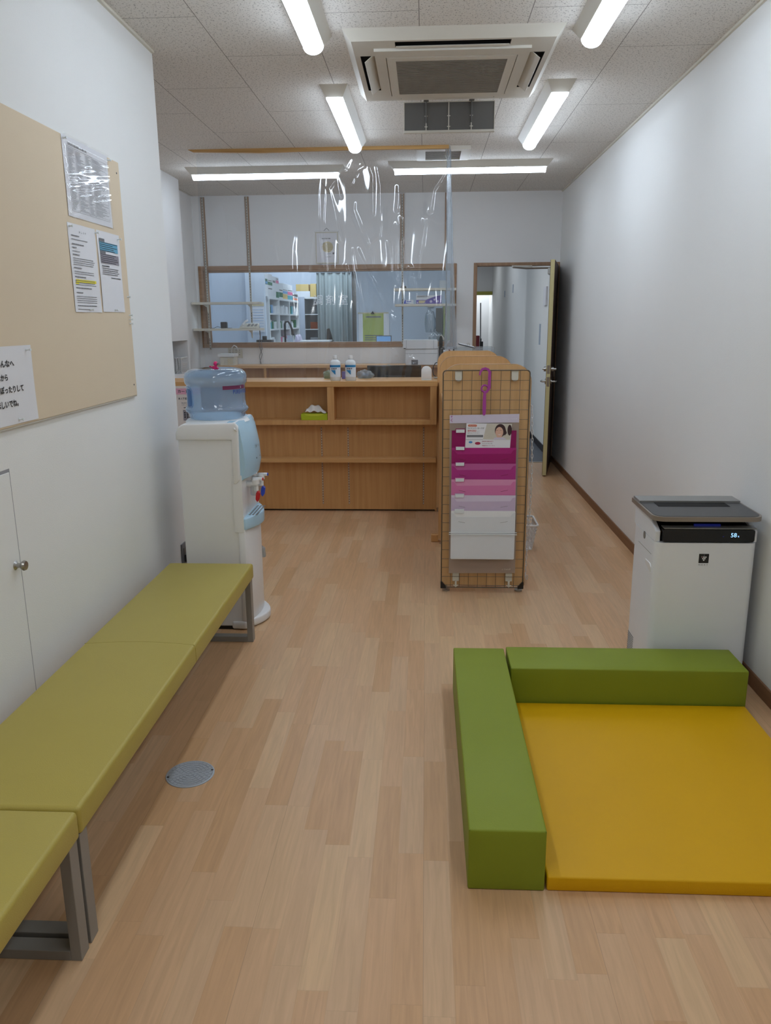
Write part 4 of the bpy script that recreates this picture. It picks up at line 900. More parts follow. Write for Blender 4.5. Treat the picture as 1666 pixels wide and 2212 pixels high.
MB().box(0.135, 0.150, 6.05, 6.25, 1.02, 1.225).build('sheets', 'paper', bx)
MB().prism([(0.178, 1.02), (0.21, 1.02), (0.21, 1.205), (0.178, 1.235)], 'Y', 6.06, 6.2).build('card', 'dred', bx)
MB().box(0.118, 0.132, 6.05, 6.25, 1.02, 1.240).build('folder', 'black', bx)
MB().box(0.10, 0.213, 6.02, 6.28, 1.0, 1.02).build('base', 'oakx', bx)

# basket and papers in the side niche
nb = thing('niche_basket', 'white perforated basket in the open niche of the left side wall', 'basket', (-2.29, 7.1, 1.0))
q = MB(); x0, x1, y0, y1, z0, z1 = -2.40, -2.19, 7.02, 7.22, 1.0, 1.135
for i in range(8):
    z = z0 + 0.004 + i * (z1 - z0) / 8; q.box(x0, x1, y0, y0 + 0.003, z, z + 0.010); q.box(x1 - 0.003, x1, y0, y1, z, z + 0.010); q.box(x0, x1, y1 - 0.003, y1, z, z + 0.01)
for i in range(9): q.box(x0 + i * 0.026, x0 + i * 0.026 + 0.008, y0, y0 + 0.004, z0, z1); q.box(x1 - 0.004, x1, y0 + i * 0.0246, y0 + i * 0.0246 + 0.005, z0, z1)
q.build('mesh', 'white', nb)
ring_ = MB(); ring(ring_, (x0 - 0.004, x1 + 0.004, y0 - 0.004, y1 + 0.004), (x0 + 0.006, x1 - 0.006, y0 + 0.006, y1 - 0.006), z1, z1 + 0.008); ring_.build('rim', 'white', nb)
MB().box(x0, x1, y0, y1, z0 + 0.0005, z0 + 0.005).build('base', 'white', nb)
# poster on the counter front at the far left
ps = thing('poster', 'pink and white notice with a keypad picture on the counter front behind the dispenser', 'poster', (-1.80, 5.85, 0.66))
ps = MB().box(-1.93, -1.69, CF - 0.0015, CF, 0.672, 0.985).build('sheet', 'posterpaper', ps)
MB().box(-1.93, -1.69, CF - 0.0022, CF - 0.0015, 0.922, 0.967).build('pink_band', 'posterpink', ps)
text('カード', ps, 'ink', (-1.862, CF - 0.0026, 0.934), (1, 0, 0), (0, 0, 1), 0.080, 0.022, bold=0.03)
text('本人確認', ps, 'ink', (-1.862, CF - 0.0018, 0.882), (1, 0, 0), (0, 0, 1), 0.066, 0.018, bold=0.02)
text('暗証番号を\n入力してください', ps, 'inklight', (-1.840, CF - 0.0018, 0.838), (1, 0, 0), (0, 0, 1), 0.085, 0.026)
text('認証', ps, 'ink', (-1.825, CF - 0.0018, 0.818), (1, 0, 0), (0, 0, 1), 0.04, 0.010, bold=0.02)
MB().box(-1.832, -1.745, CF - 0.0022, CF - 0.0015, 0.725, 0.806).build('keypad_picture', 'greypaper', ps)
q = MB()
for r in range(4):
    for c in range(3):
        if r == 3 and c != 1: continue
        q.prism(ellipse(-1.819 + c * 0.020, 0.784 - r * 0.016, 0.0062, 0.0062, 12), 'Y', CF - 0.0028, CF - 0.0022)
q.build('key_dots', 'ink', ps)

# ================================================================ WATER DISPENSER
wd = thing('water_dispenser', 'white floor-standing water dispenser with pale blue trim, between bench and counter', 'water dispenser', (-0.97, 3.67, 0))
DY0, DY1 = 3.505, 3.845
def front(x_in, x_edge, bulge, n=10):
    """plan outline: flat back at x_in, bowed front"""
    P = [(x_in, DY0), (x_edge, DY0)]
    for i in range(1, n): t = i / n; P.append((x_edge + bulge * math.sin(math.pi * t), DY0 + (DY1 - DY0) * t))
    return P + [(x_edge, DY1), (x_in, DY1)]
MB().box(-1.133, -0.868, DY0 + 0.004, DY1 - 0.004, 0.018, 0.936, 0.006).build('side_body', 'white', wd)
q = MB(); q.prism(front(-0.875, -0.843, 0.030), 'Z', 0.04, 0.505, 0.004, 2); q.build('lower_front', 'white', wd, smooth=40)
q = MB(); q.prism([(-1.140, 0.925), (-1.140, 0.955), (-1.128, 0.985), (-1.105, 1.0), (-0.862, 1.005), (-0.850, 0.985), (-0.852, 0.74), (-0.870, 0.72), (-0.885, 0.72), (-0.885, 0.925)], 'Y', DY0 - 0.006, DY1 + 0.006, 0.010, 3); q.build('top_shell', 'white', wd, smooth=45)
q = MB(); q.prism(front(-0.885, -0.850, 0.004), 'Z', 0.50, 0.73); q.build('recess_wall', 'white', wd, smooth=40)
for y in (DY0 + 0.012, DY1 - 0.012):
    q = MB(); q.box(-0.890, -0.846, y - 0.014, y + 0.014, 0.49, 0.76); q.build('recess_cheek', 'white', wd)
# pale blue head panel
q = MB(); b = q.b; V = {}; NN = 14
prof = [(-0.846, 0.735, 0.012), (-0.838, 0.745, 0.030), (-0.828, 0.80, 0.032), (-0.832, 0.88, 0.030), (-0.846, 0.97, 0.024), (-0.860, 1.003, 0.012), (-0.90, 1.007, 0.0)]
for k, (x, z, bl) in enumerate(prof):
    for i in range(NN + 1):
        t = i / NN; V[k, i] = b.verts.new((x + bl * math.sin(math.pi * t) ** 0.8, DY0 + 0.006 + (DY1 - DY0 - 0.012) * t, z))
for k in range(len(prof) - 1):
    for i in range(NN): b.faces.new((V[k, i], V[k, i + 1], V[k + 1, i + 1], V[k + 1, i]))
# side closures
for i in (0, NN):
    vs = [V[k, i] for k in range(len(prof))]
    e0 = b.verts.new((-0.858, vs[0].co.y, 0.745)); b.faces.new(vs + [e0])
vb = [V[0, i] for i in range(NN + 1)]; b.faces.new(vb + [b.verts.new((-0.875, DY1, 0.74)), b.verts.new((-0.875, DY0, 0.74))])
bmesh.ops.recalc_face_normals(b, faces=b.faces[:])
hp_ = q.build('head_panel', 'lightblue', wd, smooth=35)
text('①elcato', hp_, 'inklight', (-0.8015, 3.62, 0.868), (0.0, 1, 0), (-0.05, 0, 1), 0.085, 0.020)
q = MB()
for y in (3.635, 3.67, 3.705): q.cyl((-0.800, y, 0.822), 0.0035, 0.002, 'X', 10)
q.build('indicator', 'black', hp_)
q = MB(); q.prism(front(-0.875, -0.838, 0.050), 'Z', 0.497, 0.557, 0.008, 3); dt_ = q.build('drip_tray', 'lightblue', wd, smooth=40)
q = MB()
for i in range(8):
    for j in range(3): q.box(-0.838 + j * 0.016, -0.828 + j * 0.016, 3.575 + i * 0.026, 3.590 + i * 0.026, 0.5565, 0.5580)
q.build('drain_slots', 'dargrey', dt_)
for y, kk in ((3.615, 'red'), (3.735, 'blue')):
    q = MB(); q.cyl((-0.855, y, 0.700), 0.016, 0.055, 'X'); q.cyl((-0.806, y, 0.668), 0.013, 0.055, 'Z'); q.cyl((-0.806, y, 0.70), 0.020, 0.022, 'Z'); q.box(-0.82, -0.772, y - 0.008, y + 0.008, 0.716, 0.730, 0.003); tap_ = q.build('tap', 'white', wd, smooth=40)
    q = MB(); q.prism([(-0.796, 0.668), (-0.786, 0.655), (-0.790, 0.625), (-0.800, 0.612), (-0.808, 0.625), (-0.806, 0.655)], 'Y', y - 0.012, y + 0.012, 0.003, 2); tag(q.build('tap_lever', kk, tap_), kk + ' tap lever')
    q = MB(); q.cyl((-0.774, y, 0.723), 0.007, 0.006, 'X'); q.build('tap_dot', kk, tap_)
    q = MB(); q.box(-0.83, -0.80, y - 0.016, y + 0.016, 0.645, 0.70, 0.006); q.build('tap_guard', 'clearplastic', tap_)
q = MB(); P = [(-0.93, DY0 - 0.0), (-0.86, DY0 - 0.006)] + [(-0.86 + 0.085 * math.sin(math.pi * i / 12), DY0 - 0.006 + (DY1 - DY0 + 0.012) * i / 12) for i in range(1, 12)] + [(-0.86, DY1 + 0.006), (-0.93, DY1)]
q.prism(P, 'Z', 0.004, 0.045, 0.010, 3); q.build('base_skirt', 'white', wd, smooth=40)
MB().box(-1.12, -0.88, DY0 + 0.01, DY1 - 0.01, 0.0, 0.02).build('base', 'black', wd)
MB().lathe([(0.150, 0.0), (0.142, 0.010), (0.118, 0.016), (0.112, 0.03), (0.0, 0.03)], (-0.985, 3.672, 0.995), 40).build('bottle_collar', 'white', wd, smooth=40)
MB().tube([(-0.855, 3.506, 0.965), (-0.86, 3.49, 0.975), (-0.87, 3.506, 0.985)], 0.004).build('small_clip', 'white', wd)
bagmesh(-0.838, 3.856, 0.262, 0.014, 0.010, 0.034, 12).build('hanging_bag', 'plasticbag', wd, smooth='all')

bt = thing('water_bottle', 'large translucent blue water bottle upside down on the dispenser', 'water bottle', (-0.985, 3.672, 1.012))
MB().lathe([(0.0, 0.0), (0.105, 0.0), (0.122, 0.006), (0.132, 0.022), (0.133, 0.034), (0.146, 0.046), (0.148, 0.056), (0.141, 0.064), (0.137, 0.07), (0.136, 0.10), (0.1355, 0.155), (0.137, 0.166), (0.1425, 0.172), (0.145, 0.184), (0.1445, 0.205), (0.139, 0.221), (0.124, 0.234), (0.095, 0.241), (0.05, 0.238), (0.0, 0.234)], (-0.985, 3.672, 1.000), 56).build('shell', 'bottleblue', bt, smooth=60)
q = MB(); cx, cy = -0.985, 3.672
def arc_patch(mb, a0, a1, z0, z1, r, n=12, r1=None):
    P0 = None
    for i in range(n + 1):
        a_ = math.radians(a0 + (a1 - a0) * i / n); p = (cx + r * math.cos(a_), cy + r * math.sin(a_))
        if P0: mb.quad((P0[0], P0[1], z0), (p[0], p[1], z0), (p[0], p[1], z1), (P0[0], P0[1], z1))
        P0 = p
    return mb
arc_patch(q, 204, 231, 1.070, 1.152, 0.1375); gr_ = q.build('grip_recess', 'bottledark', bt)
q = MB(); q.tube([(cx + 0.139 * math.cos(math.radians(a_)), cy + 0.139 * math.sin(math.radians(a_)), z) for a_, z in ((203, 1.156), (218, 1.158), (228, 1.154), (233, 1.142), (234, 1.11), (234, 1.085), (231, 1.070), (214, 1.066), (203, 1.067))], 0.0035, 8); q.build('grip_rim', 'bottleblue', gr_, smooth=60)
arc_patch(MB(), 297, 352, 1.149, 1.166, 0.1385, 16).build('label_band', 'maroon', bt); lbd_ = MB.last
# curved lettering: one flat piece per character round the bottle
for i, chx in enumerate('PURE★WATER'):
    a_ = math.radians(318 + i * 4.6); rr = 0.1388
    text(chx, bt, 'navyink', (cx + rr * math.cos(a_), cy + rr * math.sin(a_), 1.128), (-math.sin(a_ + 0.05), math.cos(a_ + 0.05), 0), (0, 0, 1), 0.0100, 0.0185, bold=0.03)
for i, chx in enumerate('B'):
    a_ = math.radians(337 + i * 4); rr = 0.1392
    text(chx, bt, 'paper', (cx + rr * math.cos(a_), cy + rr * math.sin(a_), 1.153), (-math.sin(a_ + 0.05), math.cos(a_ + 0.05), 0), (0, 0, 1), 0.006, 0.009)
fg = thing('toy_figurine', 'tiny pink toy figure standing on top of the water bottle', 'toy', (-0.985, 3.64, 1.236))
q = MB(); q.sphere((-0.972, 3.64, 1.262), 0.0105, 0.0105, 0.0115); q.build('head', 'pink', fg, smooth='all')
MB().box(-0.966, -0.9575, 3.6315, 3.648, 1.258, 1.266, 0.002).build('visor', 'dargrey', fg)
q = MB(); q.tube([(-0.974, 3.64, 1.252), (-0.974, 3.64, 1.238)], 0.008); q.tube([(-0.978, 3.64, 1.248), (-0.992, 3.638, 1.246), (-1.0, 3.636, 1.252)], 0.0035); q.tube([(-0.970, 3.64, 1.246), (-0.960, 3.63, 1.240)], 0.0035); q.tube([(-0.976, 3.64, 1.241), (-0.984, 3.632, 1.2405)], 0.004); q.tube([(-0.970, 3.64, 1.241), (-0.960, 3.636, 1.2405)], 0.004); q.build('body', 'pink', fg, smooth=60)
# outlet low on the left wall
ot = thing('wall_outlet', 'grey power outlet low on the left wall beyond the bench', 'outlet', (XL, 3.90, 0.2))
MB().box(XL, XL + 0.008, 3.855, 3.925, 0.205, 0.325, 0.002).build('plate', 'inklight', ot); MB().box(XL + 0.008, XL + 0.012, 3.875, 3.905, 0.225, 0.30, 0.001, 1).build('socket', 'dargrey', ot)
MB().box(XL + 0.012, XL + 0.045, 3.873, 3.905, 0.225, 0.265, 0.003).build('plug', 'black', ot)

# ================================================================ BENCHES
def bench(y0, y1, seam, label):
    t = thing('bench', label, 'bench', (-0.985, (y0 + y1) / 2, 0), group='padded benches along the left wall')
    x0, x1, z0, z1 = -1.180, -0.788, 0.300, 0.371
    q = MB(); tb_ = bmesh.new(); bmesh.ops.create_cube(tb_, size=1)
    for v in tb_.verts: v.co = Vector(((x0 + x1) / 2 + v.co.x * (x1 - x0), (y0 + y1) / 2 + v.co.y * (y1 - y0), (z0 + z1) / 2 + v.co.z * (z1 - z0)))
    bmesh.ops.bevel(tb_, geom=tb_.edges[:], offset=0.011, segments=4, affect='EDGES', profile=0.5)
    q._add(tb_); cu_ = q.build('cushion', 'olive', t, smooth=50)
    q = MB(); zt = z1 - 0.0085; q.tube([(x1 - 0.0015, y0 + 0.01, zt - 0.004), (x1 - 0.0015, y1 - 0.01, zt - 0.004)], 0.0016, 6)
    q.tube([(x0 + 0.01, y0 + 0.003, zt - 0.002), (x1 - 0.01, y0 + 0.003, zt - 0.002)], 0.0016, 6); q.tube([(x0 + 0.01, y1 - 0.003, zt - 0.002), (x1 - 0.01, y1 - 0.003, zt - 0.002)], 0.0016, 6)
    q.build('piping', 'olive', cu_)
    if seam:
        q = MB(); pts = [(x0 + 0.004 + (x1 - x0 - 0.008) * i / 16, seam + 0.022 * math.sin(math.pi * i / 16), z1 - 0.0004) for i in range(17)]
        q.tube(pts, 0.0011, 6); q.tube([pts[-1], (x1 - 0.003, seam, z1 - 0.004), (x1 + 0.0002, seam, z1 - 0.012), (x1 + 0.0002, seam, z0 + 0.01)], 0.0011, 6); q.build('seam', 'oliveseam', cu_)
    for yy in (y0 + 0.004, y1 - 0.044):
        q = MB(); xa, xb, hh = x0 + 0.015, x1 - 0.008, z0
        q.box(xb - 0.026, xb, yy, yy + 0.040, 0.0, hh, 0.0012, 1); q.box(xa, xa + 0.026, yy, yy + 0.040, 0.0, hh, 0.0012, 1)
        q.box(xa + 0.026, xb - 0.026, yy, yy + 0.040, 0.0, 0.026, 0.0012, 1); q.box(xa + 0.026, xb - 0.026, yy, yy + 0.040, hh - 0.026, hh, 0.0012, 1)
        q.build('leg_frame', 'legs', t)
    for x in (x0 + 0.05, x1 - 0.08): MB().box(x, x + 0.03, y0 + 0.04, y1 - 0.04, z0 - 0.018, z0 - 0.002).build('rail', 'legs', t)
    return t
bench(1.540, 3.405, 2.470, 'long olive-yellow padded bench along the left wall, ending at the water dispenser')
bench(-0.33, 1.534, 0.60, 'nearest olive-yellow padded bench, cut by the lower left edge of the photo')

# floor drain cover
dr = thing('floor_cover', 'round grey metal access cover set in the floor beside the bench', 'floor cover', (-0.770, 2.268, 0))
RD = 0.0785
MB().lathe([(0, 0), (RD, 0), (RD, 0.0022), (RD - 0.003, 0.0032), (RD - 0.006, 0.0032), (RD - 0.0065, 0.0018), (0, 0.0018)], (-0.770, 2.268, 0), 64).build('plate', 'disc', dr, smooth=30)
q = MB(); rnd = random.Random(2)
for k in range(6):
    ri, ro = 0.0715 - 0.0115 * k - 0.0092, 0.0715 - 0.0115 * k; n = max(5, int(26 * ro / 0.0715))
    for i in range(n):
        a0 = 2 * math.pi * (i + 0.5 * (k % 2)) / n; a1 = a0 + 2 * math.pi / n - 0.0016 / ro
        P = [(-0.770 + ro * math.cos(a0 + (a1 - a0) * j / 4), 2.268 + ro * math.sin(a0 + (a1 - a0) * j / 4)) for j in range(5)] + [(-0.770 + ri * math.cos(a1 - (a1 - a0) * j / 4), 2.268 + ri * math.sin(a1 - (a1 - a0) * j / 4)) for j in range(5)]
        q.prism(P, 'Z', 0.0018, 0.0032)
q.build('raised_blocks', 'disc', dr)
q = MB()
for a_ in (200, 20): q.box(-0.770 + 0.071 * math.cos(math.radians(a_)) - 0.004, -0.770 + 0.071 * math.cos(math.radians(a_)) + 0.004, 2.268 + 0.071 * math.sin(math.radians(a_)) - 0.003, 2.268 + 0.071 * math.sin(math.radians(a_)) + 0.003, 0.0030, 0.0036)
q.build('lift_notch', 'black', dr)

# ================================================================ KIDS MAT
def soft_block(x0, x1, y0, y1, z1, key, label, seamkey, name='foam_block', cat='foam block'):
    t = thing(name, label, cat, ((x0 + x1) / 2, (y0 + y1) / 2, 0))
    tb_ = bmesh.new(); bmesh.ops.create_cube(tb_, size=1)
    for v in tb_.verts: v.co = Vector(((x0 + x1) / 2 + v.co.x * (x1 - x0), (y0 + y1) / 2 + v.co.y * (y1 - y0), z1 / 2 + v.co.z * z1))
    bmesh.ops.bevel(tb_, geom=tb_.edges[:], offset=0.005, segments=3, affect='EDGES', profile=0.5)
    bmesh.ops.subdivide_edges(tb_, edges=[e for e in tb_.edges if e.calc_length() > 0.15], cuts=6, use_grid_fill=True)
    for v in tb_.verts:
        n = Vector((0, 0, 0)); fx = (v.co.x - x0) / (x1 - x0); fy = (v.co.y - y0) / (y1 - y0); fz = v.co.z / z1
        v.co.z += 0.0035 * math.sin(math.pi * fx) * math.sin(math.pi * fy) * (1 if fz > 0.5 else 0)
        v.co.y += (0.003 * math.sin(math.pi * fx) * math.sin(math.pi * fz)) * (1 if fy > 0.5 else -1) if z1 > 0.1 else 0
    q = MB(); q._add(tb_); q.build('cover', key, t, smooth=40)
    q = MB(); s = 0.0018; e = 0.0028
    q.tube([(x0 + e, y0 + e, z1 - e), (x1 - e, y0 + e, z1 - e)], s, 6); q.tube([(x0 + e, y1 - e, z1 - e), (x1 - e, y1 - e, z1 - e)], s, 6)
    q.tube([(x0 + e, y0 + e, 0.004), (x0 + e, y0 + e, z1 - e)], s, 6); q.tube([(x1 - e, y0 + e, 0.004), (x1 - e, y0 + e, z1 - e)], s, 6)
    q.build('piping', seamkey, t, smooth=60)
    return t
soft_block(0.116, 0.316, 1.766, 2.921, 0.178, 'green', 'long green padded block along the left edge of the yellow mat', 'greenseam')
soft_block(0.326, 1.203, 2.736, 2.938, 0.178, 'green', 'green padded block at the far end of the yellow mat, before the air purifier', 'greenseam')
soft_block(0.322, 1.197, 1.768, 2.728, 0.042, 'yellow', 'yellow padded play mat on the floor inside the green blocks', 'yellow', 'play_mat', 'mat')

# ================================================================ AIR PURIFIER
ap = thing('air_purifier', 'white and grey air purifier with blue number display by the right wall', 'air purifier', (1.09, 3.14, 0))
PX0, PX1, PY0, PY1 = 0.900, 1.290, 2.985, 3.305
q = MB(); q.prism(rrect(PX0, PX1, PY0, PY1, 0.028, 5), 'Z', 0.012, 0.60); q.build('body', 'pur', ap, smooth=40)
q = MB(); q.prism([(PY0 + 0.10, 0.60), (PY1, 0.60), (PY1, 0.685), (PY0 + 0.17, 0.685)], 'X', PX0 + 0.003, PX1 - 0.003); q.build('rear_body', 'pur', ap)
for xa, xb in ((PX0, PX0 + 0.020), (PX1 - 0.020, PX1)):
    q = MB(); q.prism([(PY0 + 0.012, 0.60), (PY0 + 0.012, 0.645), (PY0 + 0.05, 0.66), (PY0 + 0.14, 0.692), (PY1, 0.692), (PY1, 0.60)], 'X', xa, xb, 0.004, 2); q.build('cheek', 'pur', ap)
q = MB(); q.prism([(PY0 + 0.03, 0.60), (PY0 + 0.02, 0.645), (PY0 + 0.18, 0.684), (PY0 + 0.18, 0.60)], 'X', PX0 + 0.020, PX1 - 0.020); q.build('outlet_cavity', 'blackgloss', ap)
q = MB(); q.prism(rrect(PX0 + 0.024, PX1 - 0.016, 0.606, 0.655, 0.008, 3), 'Y', PY0 - 0.004, PY0 + 0.03); dp_ = q.build('display_panel', 'blackgloss', ap)
q = MB(); q.prism([(PX0 + 0.028, 0.658), (PX1 - 0.012, 0.658), (PX1 - 0.012, 0.661), (PX0 + 0.028, 0.661)], 'Y', PY0 - 0.006, PY0 + 0.04); q.build('louvre_edge', 'purflap', ap)
MB().box(PX0 + 0.15, PX0 + 0.25, PY0 + 0.02, PY0 + 0.03, 0.662, 0.670).build('blue_light', 'glow', ap)
text('58', dp_, 'digits', (1.183, PY0 - 0.0046, 0.6255), (1, 0, 0), (0, 0, 1), 0.022, 0.0165)
text('%', dp_, 'digits', (1.209, PY0 - 0.0046, 0.6255), (1, 0, 0), (0, 0, 1), 0.006, 0.006)
MB().box(1.153, 1.157, PY0 - 0.0046, PY0 - 0.004, 0.626, 0.630).build('status_dot', 'glow', dp_)
q = MB(); q.prism(rrect(1.0705, 1.1085, 0.519, 0.5565, 0.001, 1), 'Y', PY0 - 0.0008, PY0 + 0.002); et_ = q.build('emblem_tile', 'black', ap)
q = MB()
for r, row in enumerate(((-1, 0, 1), (-0.5, 0.5), (0,))):
    for c in row: q.prism(ellipse(1.0895 + c * 0.0072, 0.5435 - r * 0.0062, 0.0029, 0.0029, 12), 'Y', PY0 - 0.0014, PY0 - 0.0008)
q.build('emblem_grapes', 'white', et_)
q = MB(); q.prism(ellipse(1.0823, 0.5435, 0.0024, 0.0024, 12), 'Y', PY0 - 0.0018, PY0 - 0.0014); q.build('emblem_dot', 'dred', et_)
q = MB(); q.prism([(1.0885, 0.548), (1.0905, 0.548), (1.0915, 0.554), (1.0895, 0.553)], 'Y', PY0 - 0.0014, PY0 - 0.0008); q.build('emblem_stem', 'inklight', et_)
text('NEXT', ap, 'inklight', (1.0715, PY0 - 0.0006, 0.509), (1, 0, 0), (0, 0, 1), 0.036, 0.006, spacing=1.5)
# lid
q = MB(); lidz = 0.712
LP = rrect(PX0 - 0.018, PX1 + 0.012, PY0 - 0.018, PY1 - 0.002, 0.045, 6, ('bl', 'br')); LP = [(p[0], p[1]) for p in LP]
def slanted(mb, pts, za, zb, yref0, yref1, t0, t1):
    """lid follows a gentle forward tilt"""
    mb.prism(pts, 'Z', 0, 1)
    for v in mb.b.verts:
        f_ = (v.co.y - yref0) / (yref1 - yref0); top = za + (zb - za) * f_
        v.co.z = top + (t1 if v.co.z > 0.5 else t0)
    return mb
slanted(MB(), LP, 0.704, 0.706, PY0, PY1, -0.014, 0.004).build('lid_frame', 'purlid', ap, smooth=30)
lf_ = MB.last
q = MB(); slanted(q, rrect(PX0 - 0.010, PX1 + 0.004, PY0 - 0.010, PY1 - 0.010, 0.040, 6, ('bl', 'br')), 0.704, 0.706, PY0, PY1, 0.003, 0.0055); q.build('lid_panel', 'purtop', lf_, smooth=30)
q = MB(); slanted(q, [(PX0 - 0.012, 3.205), (PX1 + 0.006, 3.205), (PX1 + 0.006, PY1 - 0.006), (PX0 - 0.012, PY1 - 0.006)], 0.704, 0.706, PY0, PY1, 0.0055, 0.013); q.build('rear_flap', 'purflap', lf_)
q = MB(); slanted(q, [(PX0 + 0.045, 3.135), (PX1 - 0.06, 3.135), (PX1 - 0.06, 3.203), (PX0 + 0.045, 3.203)], 0.704, 0.706, PY0, PY1, 0.0057, 0.0066); q.build('outlet_slot', 'slot', lf_)
text('LOCK', ap, 'inklight', (1.21, 3.06, 0.7105), (1, 0, 0), (0, 1, 0), 0.03, 0.010)
# side handle and sensor
q = MB(); q.prism([(3.02, 0.470), (3.02, 0.490), (3.035, 0.502), (3.10, 0.502), (3.10, 0.482), (3.03, 0.468)], 'X', PX0 - 0.003, PX0 + 0.01, 0.003, 2); q.build('side_handle', 'white', ap)
q = MB(); q.prism(ellipse(3.14, 0.590, 0.014, 0.016, 16), 'X', PX0 - 0.002, PX0 + 0.01); q.build('side_sensor', 'purflap', ap)
MB().box(PX0 - 0.0008, PX0 + 0.01, 3.03, 3.22, 0.5395, 0.541).build('side_seam', 'purflap', ap)
q = MB(); rnd = random.Random(4)
for i in range(8):
    for j in range(9): q.box(PX0 - 0.001, PX0 + 0.002, 3.20 + i * 0.011, 3.206 + i * 0.011, 0.03 + j * 0.010, 0.035 + j * 0.010)
q.build('side_vent', 'inklight', ap)
MB().tube([(1.128, PY0 - 0.0008, 0.135), (1.136, PY0 - 0.0008, 0.144), (1.148, PY0 - 0.0008, 0.149)], 0.0011, 5).build('scuff', 'inklight', ap)
MB().box(PX0 + 0.03, PX1 - 0.03, PY0 + 0.03, PY1 - 0.03, 0.0, 0.015).build('base', 'black', ap)

# ================================================================ NOTICE BOARD AND PAPERS ON THE LEFT WALL
BX = XL + 0.012
nbd = thing('notice_board', 'large beige pin board on the left wall above the bench', 'notice board', (XL, 2.6, 1.14))
MB().box(XL + 0.0005, BX, 1.50, 3.385, 1.143, 2.085, 0.002, 1).build('panel', 'board', nbd)
q = MB(); 
for y, z in ((3.355, 2.04), (3.355, 1.19), (2.45, 2.04)): q.cyl((BX, y, z), 0.0035, 0.0012, 'X', 10)
q.build('screw', 'black', nbd)
MB().box(XL + 0.0005, BX - 0.002, 1.50, 3.387, 1.138, 1.143).build('edge', 'boardedge', nbd)
def paper(name, label, y0, y1, z0, z1, cat='notice', skew=0.0, mat_='paper', curl=0.001):
    t = thing(name, label, cat, (BX, (y0 + y1) / 2, z0))
    q = MB(); b = q.b; V = {}; n = 8; r = 8
    for i in range(n + 1):
        for k in range(r + 1):
            u, v = i / n, k / r; d = 0.0016 + curl * (1 - v) ** 2 * abs(math.sin(math.pi * (u * 1.0 + 0.15))) * 0.6 + 0.0008 * math.sin(u * 9 + v * 4)
            V[i, k] = b.verts.new((BX + d, y0 + (y1 - y0) * u + skew * v, z0 + (z1 - z0) * v))
    for i in range(n):
        for k in range(r): b.faces.new((V[i, k], V[i + 1, k], V[i + 1, k + 1], V[i, k + 1]))
    t2_ = q.build('sheet', mat_, t, smooth='all'); SHEET[t.name] = t2_; return t
SHEET = {}
def lines(t, rects, key, dx, name='printed_lines'):
    q = MB(); rl = random.Random(len(rects))
    if name == 'printed_lines':
        seg = []
        for y0, y1, z0, z1 in rects:
            y = y0
            while y < y1 - 0.002:
                e = min(y1, y + rl.uniform(0.003, 0.011)); seg.append((y, e, z0, z1)); y = e + 0.0012
        rects = seg
    for y0, y1, z0, z1 in rects: q.quad((BX + dx, y0, z0), (BX + dx, y1, z0), (BX + dx, y1, z1), (BX + dx, y0, z1))
    return q.build(name, key, SHEET[t.name])
rnd = random.Random(11)
p1 = paper('notice', 'large laminated table of small print at the top right of the beige board', 2.862, 3.262, 1.818, 2.086, skew=0.0)
R_ = []
def tbl(y0, y1, z0, z1):
    R_.extend([(y0, y1, z0, z0 + 0.0012), (y0, y1, z1, z1 + 0.0012), (y0, y0 + 0.0012, z0, z1), (y1, y1 + 0.0012, z0, z1)])
y0_, y1_, z0_, z1_ = 2.895, 3.235, 1.838, 2.052
ys_ = [2.895, 2.96, 3.045, 3.10, 3.235]
for y in ys_: R_.append((y, y + 0.0012, z0_, z1_))
for z in (z0_, z1_): R_.append((y0_, y1_, z, z + 0.001))
for c in range(4):
    z = z1_ - 0.006; a, b_ = ys_[c] + 0.006, ys_[c + 1] - 0.005
    while z > z0_ + 0.006:
        blk = rnd.randint(3, 9)
        for _ in range(blk):
            if z < z0_ + 0.006: break
            R_.append((a, a + (b_ - a) * rnd.uniform(0.45, 1.0), z, z + 0.0015)); z -= 0.0046
        R_.append((ys_[c], ys_[c + 1], z + 0.0008, z + 0.0016)); z -= 0.004
lines(p1, R_, 'midink', 0.0036, 'printed_table'); text('調剤報酬点数表', SHEET[p1.name], 'ink', (BX + 0.0036, 2.905, 2.058), (0, 1, 0), (0, 0, 1), 0.16, 0.008)
q = MB(); b = q.b; V = {}; n, r = 60, 90; rnd2 = random.Random(8)
bl = [(rnd2.random(), (0.32 + 0.22 * rnd2.random()) if k_ % 3 else rnd2.random(), rnd2.uniform(0.008, 0.02), rnd2.uniform(0.04, 0.16), rnd2.uniform(-0.9, 0.9)) for k_ in range(70)]
for i in range(n + 1):
    for k in range(r + 1):
        u, v = i / n, k / r; d = 0.0
        for (bu, bv, s1, s2, am) in bl: d += am * 0.0006 * math.exp(-((v - bv - 0.25 * (u - bu)) / s1) ** 2 - ((u - bu) / s2) ** 2)
        d += 0.004 * max(0, v - 0.92) / 0.08 + 0.003 * math.exp(-(u / 0.04) ** 2) * math.sin(v * 40)
        V[i, k] = b.verts.new((BX + 0.0048 + d, 2.858 + 0.408 * u, 1.812 + 0.278 * v))
for i in range(n):
    for k in range(r): b.faces.new((V[i, k], V[i + 1, k], V[i + 1, k + 1], V[i, k + 1]))
M['laminate'] = clear('laminate_film', (1, 1, 1), 0.05, 1.5, haze=0.0, gain=0.9); q.build('laminate', 'laminate', p1, smooth='all')
p2 = paper('notice', 'white text notice with one yellow highlighted line, lower left of the pair', 2.842, 3.078, 1.489, 1.795)
R_ = []; z = 1.752
